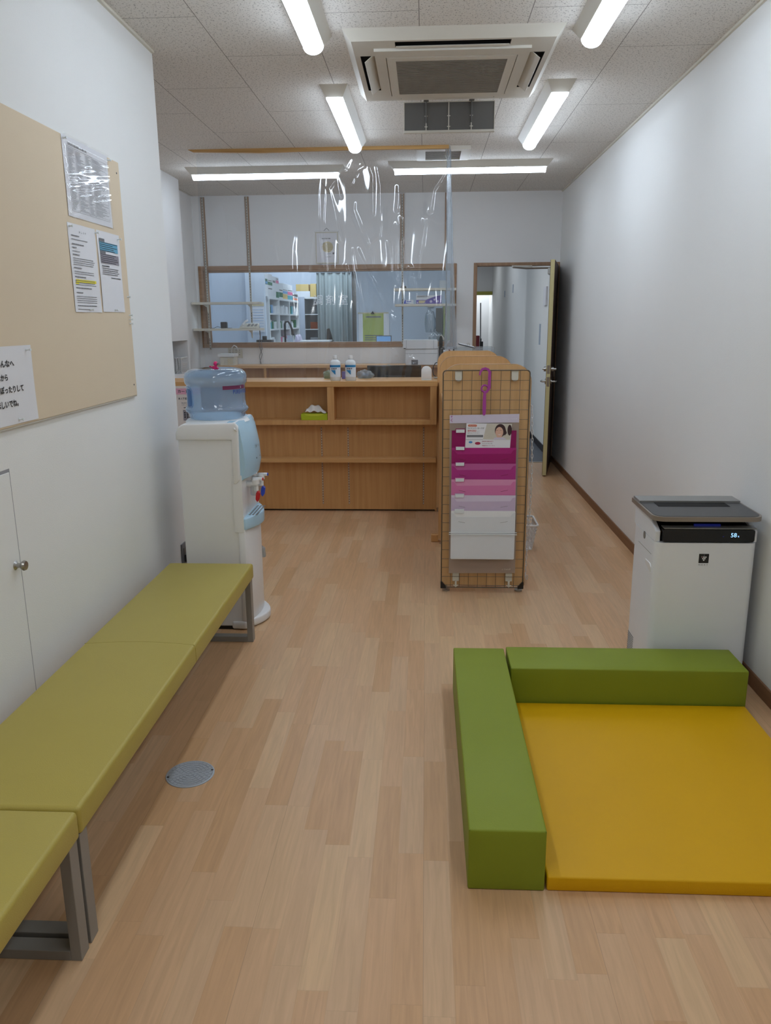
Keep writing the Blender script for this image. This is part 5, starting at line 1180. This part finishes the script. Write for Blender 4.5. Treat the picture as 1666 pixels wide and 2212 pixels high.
for n_, ln, w_ in ((1, .35, 'b'), (1, .75, 'n'), (0, 0, ''), (1, .5, 'b'), (1, .18, 'b'), (1, .35, 'n'), (1, .3, 'b'), (4, .95, 'n'), (1, .35, 'b'), (2, .92, 'n'), (1, .5, 'b'), (3, .9, 'n'), (1, .7, 'b'), (0, 0, ''), (1, .3, 'b'), (4, .92, 'n'), (1, .9, 'b'), (1, .62, 'n')):
    for _ in range(n_): R_.append((2.862, 2.862 + 0.2 * ln * rnd.uniform(0.9, 1), z, z + (0.0038 if w_ == 'b' else 0.0024))); z -= 0.0072
    z -= 0.0048
lines(p2, R_, 'inklight', 0.0034); text('おしらせ', SHEET[p2.name], 'ink', (BX + 0.0034, 2.93, 1.766), (0, 1, 0), (0, 0, 1), 0.06, 0.007, spacing=1.6)
lines(p2, [(2.868, 3.045, 1.594, 1.604), (2.862, 2.892, 1.587, 1.594)], 'yellowpaper', 0.0031, 'highlight')
p3 = paper('notice', 'white notice with blue and grey highlighted blocks, lower right of the pair', 3.092, 3.318, 1.492, 1.796)
lines(p3, [(3.110, 3.290, 1.722, 1.756)], 'bluepaper', 0.0031, 'blue_block'); lines(p3, [(3.112, 3.292, 1.676, 1.712)], 'greypaper', 0.0031, 'grey_block'); lines(p3, [(3.110, 3.160, 1.756, 1.768), (3.112, 3.162, 1.712, 1.722)], 'inklight', 0.0031, 'block_heading')
R_ = [(3.113, 3.288 - rnd.uniform(0, .05), 1.752 - i * 0.0072, 1.7545 - i * 0.0072) for i in range(5)] + [(3.114, 3.29 - rnd.uniform(0, .05), 1.708 - i * 0.0072, 1.7105 - i * 0.0072) for i in range(5)] + [(3.114, 3.19, 1.664, 1.668)] + [(3.116, 3.295 - rnd.uniform(0, .03), 1.656 - i * 0.0072, 1.6585 - i * 0.0072) for i in range(4)] + [(3.2, 3.298, 1.622, 1.625)]
lines(p3, R_, 'ink', 0.0035)
p4 = paper('notice', 'white sheet with large brush-style writing on the board, cut by the left edge', 2.06, 2.484, 1.150, 1.384)
for s_, ye, zb, wd_ in (('こどもたちみんなへ', 2.367, 1.3225, 0.235), ('やくざいしから', 2.321, 1.283, 0.150), ('このシートでぽったりして', 2.408, 1.246, 0.275), ('まっててほしいでね。', 2.366, 1.203, 0.215)):
    text(s_, SHEET[p4.name], 'black', (BX + 0.0036, ye - wd_, zb), (0, 1, 0), (0, 0, 1), wd_, 0.0215, bold=0.025)
def pin(y, z, label):
    q = MB(); q.lathe([(0, 0), (0.004, 0), (0.0025, 0.003), (0.0022, 0.009), (0.0042, 0.012), (0.0042, 0.014), (0, 0.015)], (BX + 0.004, y, z), 14, 'X')
    o = q.build('push_pin', 'tag', smooth=40); return tag(o, label, 'pin', 'clear push pins on the board')
for y, z, l in ((2.870, 2.072, 'clear push pin at the top left corner of the laminated table'), (3.262, 2.072, 'clear push pin at the top right corner of the laminated table'), (2.850, 1.782, 'clear push pin at the top left corner of the yellow highlighted notice'), (3.075, 1.782, 'clear push pin between the two small notices'), (3.298, 1.780, 'clear push pin at the top right corner of the blue highlighted notice'), (2.965, 1.498, 'clear push pin at the bottom of the yellow highlighted notice'), (3.205, 1.500, 'clear push pin at the bottom of the blue highlighted notice'), (2.452, 1.370, 'clear push pin at the top corner of the brush-written sheet'), (2.36, 1.162, 'clear push pin at the bottom of the brush-written sheet'), (3.352, 1.555, 'topmost spare push pin at the right edge of the board'), (3.358, 1.480, 'spare push pin at the board edge, second from the top'), (3.358, 1.463, 'spare push pin at the board edge, third from the top'), (3.358, 1.446, 'lowest spare push pin at the right edge of the board')):
    pin(y, z, l)

# ================================================================ BACK WALL: STANDARDS, SHELVES, CERTIFICATE
def standard(x, z0, z1, label, slots=True):
    t = thing('shelf_standard', label, 'shelf standard', (x, YB, z0), group='slotted shelf standards on the back wall')
    q = MB(); q.box(x - 0.020, x + 0.020, YB - 0.012, YB, 2.002, z1).build('wood_backing', 'framez', t) if slots else MB().box(x - 0.012, x + 0.012, YB - 0.012, YB, 2.002, z1).build('wood_backing', 'framez', t)
    if slots:
        MB().box(x - 0.008, x + 0.008, YB - 0.026, YB - 0.014, z0, z1).build('channel', 'boardedge', t); chn_ = MB.last
        q = MB(); z = z0 + 0.01
        while z < z1 - 0.012: q.box(x - 0.003, x + 0.003, YB - 0.0275, YB - 0.0255, z, z + 0.014); z += 0.026
        q.build('slots', 'dargrey', chn_)
    return t
standard(-2.228, 1.17, 2.655, 'leftmost slotted shelf standard on the back wall')
standard(-1.782, 1.36, 2.655, 'second slotted shelf standard from the left on the back wall')
standard(-0.236, 1.22, 2.66, 'slotted shelf standard left of the right-hand wall shelves')
standard(0.196, 1.22, 2.664, 'narrow plain wooden upright nearest the open door', slots=False)
SY0, SY1 = 7.96, 8.176
def wshelf(x0, x1, z, label, brs):
    t = thing('wall_shelf', label, 'shelf', ((x0 + x1) / 2, 8.07, z - 0.02), group='white wall shelves in front of the window')
    MB().box(x0, x1, SY0, SY1, z - 0.022, z, 0.001, 1).build('shelf_board', 'shelf', t)
    for x in brs:
        q = MB(); q.prism([(SY1 + 0.002, z - 0.022), (SY1 + 0.002, z - 0.10), (SY1 - 0.016, z - 0.095), (SY1 - 0.035, z - 0.045), (SY1 - 0.15, z - 0.026), (SY1 - 0.15, z - 0.022)], 'X', x - 0.004, x + 0.004); q.build('bracket', 'shelf', t)
    return t
wshelf(-2.335, -1.655, 1.642, 'upper white wall shelf at the left, empty', (-2.228, -1.782))
wshelf(-2.330, -1.655, 1.386, 'lower white wall shelf at the left with a black box and a telephone', (-2.228, -1.782))
wshelf(-0.315, 0.297, 1.757, 'upper white wall shelf at the right', (-0.236, 0.196))
wshelf(-0.305, 0.297, 1.608, 'lower white wall shelf at the right carrying the violet printed box', (-0.236, 0.196))
ce = thing('certificate', 'white certificate in a thin frame hanging above the window', 'certificate', (-0.99, YB, 2.01))
MB().box(-1.105, -0.878, YB - 0.012, YB - 0.001, 2.010, 2.318, 0.002, 1).build('frame', 'cream', ce)
cs_ = MB().box(-1.095, -0.890, YB - 0.0135, YB - 0.012, 2.022, 2.302).build('sheet', 'paper', ce)
MB().box(-1.112, -0.872, YB - 0.020, YB - 0.001, 2.312, 2.324, 0.002, 1).build('top_bar', 'white', ce)
MB().tube([(-1.02, YB - 0.01, 2.324), (-0.992, YB - 0.004, 2.350), (-0.965, YB - 0.01, 2.324)], 0.0022).build('hanging_cord', 'inklight', ce)
text('認定薬局証明書', cs_, 'ink', (-1.04, YB - 0.0145, 2.245), (1, 0, 0), (0, 0, 1), 0.085, 0.010, bold=0.02)
M['gold'] = mat('pale_gold_print', (214, 200, 158), 0.6, noise=0.05)
q = MB(); q.prism(ellipse(-0.985, 2.17, 0.055, 0.052, 28), 'Y', YB - 0.0142, YB - 0.0136); q.build('printed_crest', 'gold', cs_)
q = MB()
for i in range(5): q.box(-1.045, -0.925, YB - 0.0150, YB - 0.0144, 2.205 - i * 0.014, 2.2075 - i * 0.014)
for i in range(2): q.box(-1.01, -0.95, YB - 0.0150, YB - 0.0144, 2.105 - i * 0.03, 2.1075 - i * 0.03)
q.box(-0.935, -0.918, YB - 0.0150, YB - 0.0144, 2.10, 2.118); q.build('printed_lines', 'inklight', cs_)
# things on the shelves (soft toys on them are left out)
sp_ = thing('speaker', 'small black cube speaker on the lower left wall shelf', 'speaker', (-2.04, 8.05, 1.386))
MB().box(-2.070, -2.008, 8.02, 8.08, 1.387, 1.450, 0.008, 3).build('body', 'black', sp_, smooth=40)
MB().tube([(-2.068, 8.04, 1.394), (-2.10, 8.02, 1.405), (-2.13, 8.0, 1.390), (-2.17, 7.99, 1.389)], 0.0025, 6).tube([(-2.01, 8.03, 1.389), (-1.95, 8.01, 1.391)], 0.0025, 6).build('cable', 'black', sp_)
ph = thing('telephone', 'white desk telephone on the right end of the lower left wall shelf', 'telephone', (-1.79, 8.03, 1.386))
q = MB(); q.prism([(7.985, 1.387), (7.985, 1.398), (8.12, 1.436), (8.12, 1.387)], 'X', -1.868, -1.692, 0.004, 2); q.build('base', 'cream', ph)
q = MB(); q.tube([(-1.835, 7.99, 1.415), (-1.828, 8.03, 1.438), (-1.822, 8.08, 1.455), (-1.815, 8.12, 1.462)], 0.011, 10); q.build('handset', 'white', ph, smooth=60)
q = MB()
for i in range(3):
    for j in range(3): q.obox((-1.785 + j * 0.036, 8.02 + i * 0.032, 1.4085 + i * 0.009), 0.026, 0.02, 0.003, Rx(math.radians(16)))
q.build('keys', 'inklight', ph)
tag(MB().tube([(-1.715, 8.19, 1.40), (-1.705, 8.19, 1.30), (-1.722, 8.19, 1.21), (-1.690, 8.185, 1.12), (-1.715, 8.185, 1.05), (-1.712, 8.18, 1.022)], 0.003, 6).tube([(-1.705, 8.19, 1.40), (-1.700, 8.19, 1.28), (-1.688, 8.19, 1.18), (-1.722, 8.185, 1.10), (-1.705, 8.185, 1.022)], 0.003, 6).build('hanging_cables', 'inklight', smooth=60), 'two thin grey cables hanging from the telephone shelf to the low cabinet', 'cable')
tag(MB().sphere((-0.222, 8.05, 1.765), 0.030, 0.03, 0.022).build('small_ornament', 'dargrey', smooth='all'), 'small dark rounded ornament at the left end of the upper right shelf', 'ornament')
pb = thing('printed_box', 'flat white box with violet diagonal printing on the lower right wall shelf', 'box', (0.02, 8.02, 1.609))
MB().box(-0.095, 0.155, 8.0, 8.06, 1.609, 1.690, 0.001, 1).build('carton', 'boxwhite', pb)
q = MB(); q.prism([(-0.095, 1.609), (0.155, 1.609), (0.155, 1.690), (0.10, 1.682), (0.0, 1.646), (-0.095, 1.646)], 'Y', 7.999, 8.0); q.build('violet_print', 'purplebox', pb)
q = MB(); q.box(-0.088, 0.02, 7.9985, 7.9995, 1.680, 1.684); q.box(-0.088, 0.01, 7.9985, 7.9995, 1.670, 1.672); q.build('printed_lines', 'ink', pb)
q = MB(); q.prism([(-0.07, 1.614), (-0.02, 1.614), (0.0, 1.640), (-0.07, 1.640)], 'Y', 7.998, 7.9988); q.build('gold_print', 'gold', pb)
q = MB(); q.box(-0.03, 0.0, 7.9975, 7.9985, 1.615, 1.619)
for c, z, r in ((0.05, 1.63, 0.013), (0.085, 1.648, 0.010), (0.115, 1.632, 0.012), (-0.082, 1.620, 0.007)): q.prism(ellipse(c, z, r, r, 14), 'Y', 7.9975, 7.9985)
q.build('printed_circles', 'frosttop', pb)
sc = thing('small_carton', 'small white carton with a blue mark at the left of the lower right wall shelf', 'box', (-0.18, 8.02, 1.609))
MB().box(-0.222, -0.122, 8.0, 8.03, 1.609, 1.648).build('carton', 'boxwhite', sc)
q = MB(); q.prism([(-0.218, 1.611), (-0.208, 1.645), (-0.196, 1.645), (-0.200, 1.620), (-0.150, 1.616), (-0.218, 1.611)], 'Y', 7.999, 8.0); q.box(-0.19, -0.145, 7.999, 8.0, 1.630, 1.636); q.build('blue_mark', 'blue', sc)
# outlets and power strip below the window at the left
op = thing('wall_outlet', 'pair of cream power outlets with a plug under the left end of the window', 'outlet', (-1.98, YB, 1.09))
MB().box(-2.05, -1.985, YB - 0.006, YB, 1.10, 1.19, 0.001, 1).box(-1.98, -1.90, YB - 0.006, YB, 1.085, 1.175, 0.001, 1).build('plate', 'cream', op)
q = MB()
for x in (-2.03, -2.005, -1.965, -1.93):
    for z in (1.115, 1.14, 1.16): q.box(x - 0.004, x + 0.004, YB - 0.008, YB - 0.006, z, z + 0.008)
q.build('sockets', 'inklight', op)
MB().tube([(-2.01, YB - 0.02, 1.13), (-2.0, YB - 0.04, 1.19), (-1.975, YB - 0.05, 1.215), (-1.95, YB - 0.04, 1.20), (-1.94, YB - 0.02, 1.16)], 0.005, 8).build('plug_cord', 'white', op, smooth=60)
wt = thing('paper_rack', 'white box-like paper rack on the low cabinet behind the water bottle', 'rack', (-2.0, 8.0, 1.022))
MB().box(-2.10, -1.93, 7.96, 8.14, 1.105, 1.135, 0.003).build('top_tray', 'white', wt); MB().box(-2.08, -1.935, 7.97, 8.13, 1.022, 1.105, 0.002).build('box', 'cream', wt)
q = MB()
for i in range(4): q.box(-2.0 + i * 0.014, -1.995 + i * 0.014, 7.968, 7.970, 1.03, 1.09)
q.build('stripes', 'gold', wt)

# ================================================================ DISPENSARY SEEN THROUGH THE WINDOW
PXs = -1.80
rk = thing('medicine_rack', 'tall white medicine rack with open compartments seen through the window', 'rack', (-1.95, 10.3, 0))
RY = [9.24, 9.87, 10.62, 11.40]
q = MB(); q.box(PXs - 0.32, PXs - 0.30, 9.20, 11.45, 0, 1.73)
q.build('back_panel', 'rackwhite', rk)
MB().box(PXs - 0.32, PXs, 9.20, 11.45, 1.705, 1.73).build('top', 'rackwhite', rk)
for y in RY: MB().box(PXs - 0.30, PXs, y - 0.022, y + 0.022, 0, 1.705).build('upright', 'rackwhite', rk)
RZ = [1.0, 1.16, 1.36, 1.54]
for z in RZ: MB().box(PXs - 0.30, PXs - 0.005, 9.24, 11.40, z - 0.012, z + 0.006).build('shelf', 'rackwhite', rk)
proto = tag(MB().box(0, 0.06, 0, 0.05, 0, 0.085).build('medicine_box', 'boxwhite', loc=(0, 0, 0)), 'small white medicine box inside the rack', 'medicine box', 'small boxes in the rack compartments')
bproto = tag(MB().lathe([(0, 0), (0.022, 0), (0.022, 0.06), (0.012, 0.068), (0.012, 0.085), (0, 0.085)], (0, 0, 0), 12).build('medicine_bottle', 'boxwhite', loc=(0, 0, 0), smooth=50), 'small white medicine bottle inside the rack', 'medicine bottle', 'small bottles in the rack compartments')
rnd = random.Random(21); RN = ['lowest', 'second', 'third', 'top']; BN = ['nearest', 'middle', 'farthest']
boxkeys = ['boxwhite'] * 7 + ['boxblue', 'boxgreen', 'boxpink', 'boxteal']
bcache = {}
BL = {'boxwhite': 'white', 'boxblue': 'pale blue', 'boxgreen': 'green', 'boxpink': 'pink', 'boxteal': 'teal', 'boxyellow': 'manila', 'boxorange': 'orange'}
def recolor(o, key):
    if key not in bcache.setdefault(o.data.name, {}):
        me = o.data.copy(); me.materials.clear(); me.materials.append(M[key]); bcache[o.data.name][key] = me
    return bcache[o.data.name][key]
for zi, z in enumerate(RZ):
    for bi in range(3):
        y = RY[bi] + 0.07
        while y < RY[bi + 1] - 0.09:
            if rnd.random() < 0.55:
                o = proto.copy(); key = rnd.choice(boxkeys); o.data = recolor(proto, key)
                sc_ = (1, rnd.uniform(0.8, 1.6), rnd.uniform(0.8, 1.3)); o.scale = sc_; wd_ = 0.05 * sc_[1]
                o['label'] = '%s medicine box in the %s row of the near rack, %s bay' % (BL[key], RN[zi], BN[bi])
            else:
                o = bproto.copy(); o.scale = (1, 1, rnd.uniform(0.9, 1.2)); wd_ = 0.045; o['label'] = 'small white medicine bottle in the %s row of the near rack, %s bay' % (RN[zi], BN[bi])
            COL.objects.link(o); o.location = (PXs - rnd.uniform(0.065, 0.09), y + (0.022 if o.name.startswith('medicine_bottle') else 0), z + 0.006)
            y += wd_ + rnd.uniform(0.002, 0.02)
for o in (proto, bproto): bpy.data.objects.remove(o)
def carton(y0, y1, z0, z1, key, d=0.26, lab='carton', x1=PXs - 0.01, face=None, pl='rack'):
    t = thing('carton', '%s on top of the %s' % (lab, pl), 'carton', (x1 - d / 2, (y0 + y1) / 2, z0), 'cartons stacked on the racks')
    bx_ = MB().box(x1 - d, x1, y0 + 0.004, y1 - 0.004, z0, z1, 0.001, 1).build('box', key, t)
    if face:
        h_ = z1 - z0; q = MB(); q.box(x1, x1 + 0.002, y0 + 0.01, y1 - 0.01, z0 + h_ * 0.12, z0 + h_ * 0.55); q.build('printed_panel', face, bx_)
        q = MB(); q.box(x1, x1 + 0.002, y0 + 0.03, y1 - 0.03, z0 + h_ * 0.70, z0 + h_ * 0.80); q.build('printed_line', 'inklight', bx_)
    return t
Z0 = 1.731
# columns of cartons: (y0, y1, [(height, colour, face)])
cols = [(9.10, 9.24, [(0.13, 'boxwhite', None, 'white'), (0.06, 'boxgreen', 'boxblue', 'green and blue'), (0.05, 'boxwhite', None, 'flat white')]),
        (9.24, 9.52, [(0.12, 'boxwhite', 'boxwhite', 'plain white'), (0.08, 'boxwhite', 'boxgreen', 'green-fronted white'), (0.055, 'boxwhite', None, 'thin white')]),
        (9.52, 9.74, [(0.24, 'boxwhite', 'boxwhite', 'tall white')]),
        (9.74, 9.94, [(0.07, 'boxgreen', None, 'dark green'), (0.09, 'boxwhite', None, 'white'), (0.08, 'boxwhite', 'boxpink', 'pink-fronted')]),
        (9.94, 10.20, [(0.13, 'boxwhite', 'boxgreen', 'green-striped white'), (0.05, 'boxwhite', None, 'slim white')]),
        (10.20, 10.55, [(0.06, 'boxyellow', None, 'manila'), (0.07, 'boxwhite', 'boxblue', 'blue-printed white'), (0.06, 'boxwhite', None, 'long white')]),
        (10.55, 10.95, [(0.05, 'boxteal', None, 'teal'), (0.09, 'boxwhite', 'boxpink', 'white carton with pink face,'), (0.05, 'boxwhite', None, 'upper white')]),
        (10.95, 11.40, [(0.05, 'boxwhite', 'boxorange', 'orange-striped'), (0.045, 'boxwhite', 'ink', 'black-striped white')])]
for ci, (y0, y1, st) in enumerate(cols):
    z = Z0
    for hgt, key, face, lab in st:
        pos = ['nearest the window', 'second from the window', 'third from the window', 'near the middle', 'past the middle', 'in the far half', 'near the far end', 'at the far end'][ci]
        carton(y0, y1, z, z + hgt, key, lab=lab + ' carton ' + pos, face=face); z += hgt
# second rack
r2 = thing('medicine_rack', 'grey-sided rack left of the curtain seen through the window', 'rack', (-1.7, 11.6, 0))
QX0, QX1, QY0, QY1 = -1.83, -1.60, 11.55, 12.15
MB().box(-1.90, -1.74, QY0 - 0.012, QY0 + 0.012, 0, 1.79).build('end_panel', 'rackgrey', r2)
MB().box(-1.90, -1.88, QY0, QY1, 0, 1.79).build('back_panel', 'rackwhite', r2); MB().box(-1.90, -1.73, QY0, QY1, 1.77, 1.79).build('top', 'rackwhite', r2); MB().box(-1.88, -1.52, QY1, QY1 + 0.02, 0, 1.79).build('end_panel', 'rackwhite', r2)
for z in (1.14, 1.34, 1.55): MB().box(-1.88, -1.55, QY0 + 0.012, QY1, z - 0.01, z).build('shelf', 'rackwhite', r2)
MB().box(-1.80, -1.56, QY0 + 0.02, QY1, 1.765, 1.79).build('top', 'rackwhite', r2)
tag(MB().box(-1.70, -1.60, 11.8, 11.95, 1.34, 1.44, 0.002).build('orange_carton', 'boxorange'), 'orange carton on the middle shelf of the rack beside the curtain', 'carton')
tag(MB().box(-1.70, -1.58, 11.75, 12.0, 1.14, 1.22, 0.002).build('white_carton', 'boxwhite'), 'white striped carton on the lowest shelf of the rack beside the curtain', 'carton')
tag(bagmesh(-1.64, 11.85, 1.555, 0.05, 0.08, 0.07, 5).build('clear_bag', 'plasticbag', smooth='all'), 'clear bag on the upper shelf of the rack beside the curtain', 'bag')
tag(MB().box(-1.86, -1.66, 11.57, 12.0, 1.79, 1.87, 0.002).build('white_carton', 'boxwhite'), 'long white carton on top of the rack beside the curtain', 'carton')
tag(MB().box(-1.86, -1.68, 11.57, 12.0, 1.87, 1.965, 0.002).build('manila_carton', 'boxyellow'), 'manila carton on top of the white one beside the curtain', 'carton')
tag(MB().box(-1.655, -1.57, 11.57, 11.9, 1.79, 1.97, 0.002).build('tall_manila_carton', 'boxyellow'), 'upright manila carton standing against the curtain', 'carton')
# curtain
q = MB(); b = q.b; V = {}; n = 110
for i in range(n + 1):
    for k in range(9):
        u, v = i / n, k / 8; x = -1.56 + 0.50 * u
        V[i, k] = b.verts.new((x, 11.55 + (0.030 + 0.010 * math.sin(u * 9)) * math.sin(u * 2 * math.pi * 5.5 + 1.3 * math.sin(u * 7) + 0.5 * math.sin(v * 3)) * (0.55 + 0.45 * (1 - v)), 0.9 + (2.12 - 0.9) * v))
for i in range(n):
    for k in range(8): b.faces.new((V[i, k], V[i + 1, k], V[i + 1, k + 1], V[i, k + 1]))
cu = thing('curtain', 'grey curtain hanging behind the window', 'curtain', (-1.3, 11.5, 0.9))
q.build('cloth', 'curtain', cu, smooth='all'); MB().tube([(-1.66, 11.55, 2.135), (-0.93, 11.55, 2.135)], 0.01).build('rod', 'dargrey', cu)
MB().box(-1.66, -0.93, 11.5, 11.6, 2.15, 2.20).build('pelmet', 'dargrey', cu)
struct('wall_dispensary_dark', MB().box(-1.06, -0.93, 11.6, 11.7, 0, 2.5), 'dargrey')
# calendars and wall things
def wallcal(name, label, x0, x1, y, z0, z1, key, grp=None):
    t = thing(name, label, 'calendar', ((x0 + x1) / 2, y, z0)); MB().box(x0, x1, y - 0.004, y, z0, z1).build('sheet', key, t); return t
c1 = wallcal('calendar', 'green wall calendar clipped at the top, seen through the window', -0.845, -0.565, 10.79, 1.12, 1.545, 'calgreen')
MB().box(-0.90, -0.845, 10.787, 10.79, 1.15, 1.55).box(-0.565, -0.49, 10.787, 10.79, 1.25, 1.55).build('paper_edge', 'paper', c1)
q = MB()
for i in range(5): q.box(-0.82, -0.58, 10.784, 10.7855, 1.25 - i * 0.028, 1.262 - i * 0.028)
q.box(-0.80, -0.6, 10.784, 10.7855, 1.49, 1.51); q.build('printed_lines', 'inklight', c1)
MB().prism([(-0.735, 1.54), (-0.685, 1.54), (-0.71, 1.575)], 'Y', 10.77, 10.79).build('clip', 'ink', c1)
MB().box(-0.91, -0.50, 10.78, 10.786, 1.545, 1.557).build('hanger_bar', 'gold', c1)
c2 = thing('wall_chart', 'narrow white chart hanging on the dispensary partition behind the telephone', 'chart', (-1.90, 8.92, 1.33))
MB().box(-1.965, -1.80, 8.925, 8.93, 1.335, 1.655).build('sheet', 'paper', c2); MB().box(-1.965, -1.80, 8.922, 8.925, 1.62, 1.655).build('heading', 'gold', c2)
q = MB()
for i in range(8): q.box(-1.955, -1.81, 8.9225, 8.925, 1.37 + i * 0.03, 1.373 + i * 0.03)
q.build('ruled_lines', 'boxblue', c2)
m2_ = thing('monitor', 'small dark-framed screen seen through the window below the green calendar', 'monitor', (-0.56, 10.3, 1.10))
MB().box(-0.64, -0.44, 10.3, 10.32, 1.101, 1.265, 0.003).build('screen_frame', 'dargrey', m2_); MB().box(-0.63, -0.45, 10.298, 10.3, 1.115, 1.255).build('screen', 'screen', m2_)
MB().box(-0.60, -0.48, 10.321, 10.4, 1.101, 1.16).build('stand', 'dargrey', m2_)
tag(MB().box(-0.42, -0.25, 10.2, 10.4, 1.101, 1.19, 0.003).build('dark_case', 'dargrey'), 'dark low case beside the small screen in the dispensary', 'case')
tag(MB().box(-1.0, -0.1, 10.15, 10.795, 1.07, 1.10).build('dispensary_worktop', 'rackwhite'), 'white worktop under the green calendar, mostly hidden by the window sill', 'worktop')
dt = thing('worktop', 'dispensary worktop behind the left half of the window', 'worktop', (-1.5, 8.9, 1.1)); MB().box(-1.78, -1.05, 8.45, 9.45, 1.125, 1.15).build('top', 'rackwhite', dt)
tag(MB().tube([(-1.57, 8.9, 1.15), (-1.57, 8.9, 1.42), (-1.56, 8.9, 1.445), (-1.53, 8.9, 1.45), (-1.51, 8.9, 1.42), (-1.49, 8.9, 1.36), (-1.47, 8.88, 1.30)], 0.012, 8).build('lamp_arm', 'black', smooth=60), 'black bent lamp arm standing in the dispensary', 'lamp')
tp = thing('weighing_scale', 'dark scale-like device on the dispensary worktop near the chart', 'device', (-1.8, 8.8, 1.2))
MB().box(-1.86, -1.69, 8.72, 8.84, 1.225, 1.255, 0.003).build('plate', 'black', tp); MB().box(-1.84, -1.71, 8.74, 8.82, 1.15, 1.225).build('body', 'rackwhite', tp); MB().box(-1.80, -1.755, 8.76, 8.80, 1.255, 1.295).build('knob', 'black', tp)
tag(MB().prism([(-1.53, 1.15), (-1.45, 1.15), (-1.49, 1.30), (-1.545, 1.30)], 'Y', 8.85, 8.86).build('tablet', 'rackgrey'), 'tilted grey panel beside the black lamp arm', 'tablet')
tag(bagmesh(-1.43, 8.95, 1.15, 0.045, 0.04, 0.09, 7).build('bag', M['frosttop'], smooth='all'), 'crumpled lilac bag beside the tilted grey panel', 'bag')
tr_ = thing('tray', 'flat white tray with ribbed side behind the window sill', 'tray', (-1.2, 8.75, 1.2))
q = MB(); q.box(-1.36, -1.04, 8.6, 8.9, 1.235, 1.247, 0.003); q.build('rim', 'white', tr_); q = MB(); q.box(-1.34, -1.06, 8.61, 8.89, 1.15, 1.235)
for i in range(20): q.box(-1.338 + i * 0.014, -1.332 + i * 0.014, 8.606, 8.61, 1.16, 1.23)
q.build('ribbed_side', 'rackwhite', tr_)
tag(MB().prism([(-1.16, 1.15), (-1.06, 1.15), (-1.12, 1.37), (-1.15, 1.36)], 'Y', 9.3, 9.34).box(-1.2, -1.05, 9.25, 9.4, 1.151, 1.16).build('black_device', 'black'), 'black slanted device in front of the curtain', 'device')
# right part: green post, bags, small wall items
gp = thing('tall_cabinet', 'olive green cabinet edge at the right of the dispensary', 'cabinet', (0.27, 10.0, 0))
MB().box(0.22, 0.34, 10.2, 10.6, 0, 1.62).build('side', 'greenpost', gp); MB().box(0.13, 0.21, 10.25, 10.6, 0, 1.60).build('door', 'dargrey', gp)
tag(bagmesh(0.06, 10.3, 1.30, 0.07, 0.06, 0.16, 9).build('plastic_bag', 'plasticbag', smooth='all'), 'upper clear plastic bag hanging at the right of the dispensary', 'bag')
tag(bagmesh(0.14, 10.15, 1.12, 0.10, 0.06, 0.11, 10).build('plastic_bag', 'plasticbag', smooth='all'), 'lower crumpled plastic bag at the right of the dispensary', 'bag')
tag(MB().box(0.18, 0.28, 10.77, 10.79, 1.86, 1.96).build('wall_intercom', 'white'), 'white panel on the dispensary wall above the right shelves', 'panel')
tag(MB().box(0.02, 0.10, 10.77, 10.79, 1.62, 1.70).build('wall_switch', 'cream'), 'pale switch plate on the dispensary wall under the upper right shelf', 'switch')
# corridor things
tag(MB().box(0.752, 0.804, 12.0, 12.1, 0.0, 1.223, 0.008).build('red_case', 'dred'), 'tall narrow dark red case standing in the corridor at the left of the doorway', 'case')
tag(MB().box(0.82, 0.835, 12.05, 12.08, 1.13, 1.18).box(0.812, 0.86, 12.05, 12.1, 0.0, 1.135).build('black_case', 'black'), 'black upright case beside the dark red case in the corridor', 'case')
tag(MB().tube([(1.12, 16.2, 0.0), (1.09, 16.2, 1.78)], 0.012).build('pole', 'inklight'), 'thin grey pole standing at the corridor end', 'pole')
for y0, y1, z0, z1, l in ((9.36, 9.44, 1.165, 1.40, 'narrow white strip fixed on the corridor wall'), (12.42, 12.49, 1.85, 1.97, 'small grey strip high on the corridor wall, nearer one'), (13.70, 13.78, 1.82, 1.92, 'small grey strip high on the corridor wall, farther one')):
    tag(MB().box(XR - 0.008, XR, y0, y1, z0, z1).build('wall_strip', 'rackgrey'), l, 'strip')
tag(MB().box(XR - 0.02, XR - 0.002, 8.93, 9.13, 1.60, 1.80).build('wall_paper_sheet', 'paper'), 'white paper sheet on the corridor wall beside the open door', 'sheet')
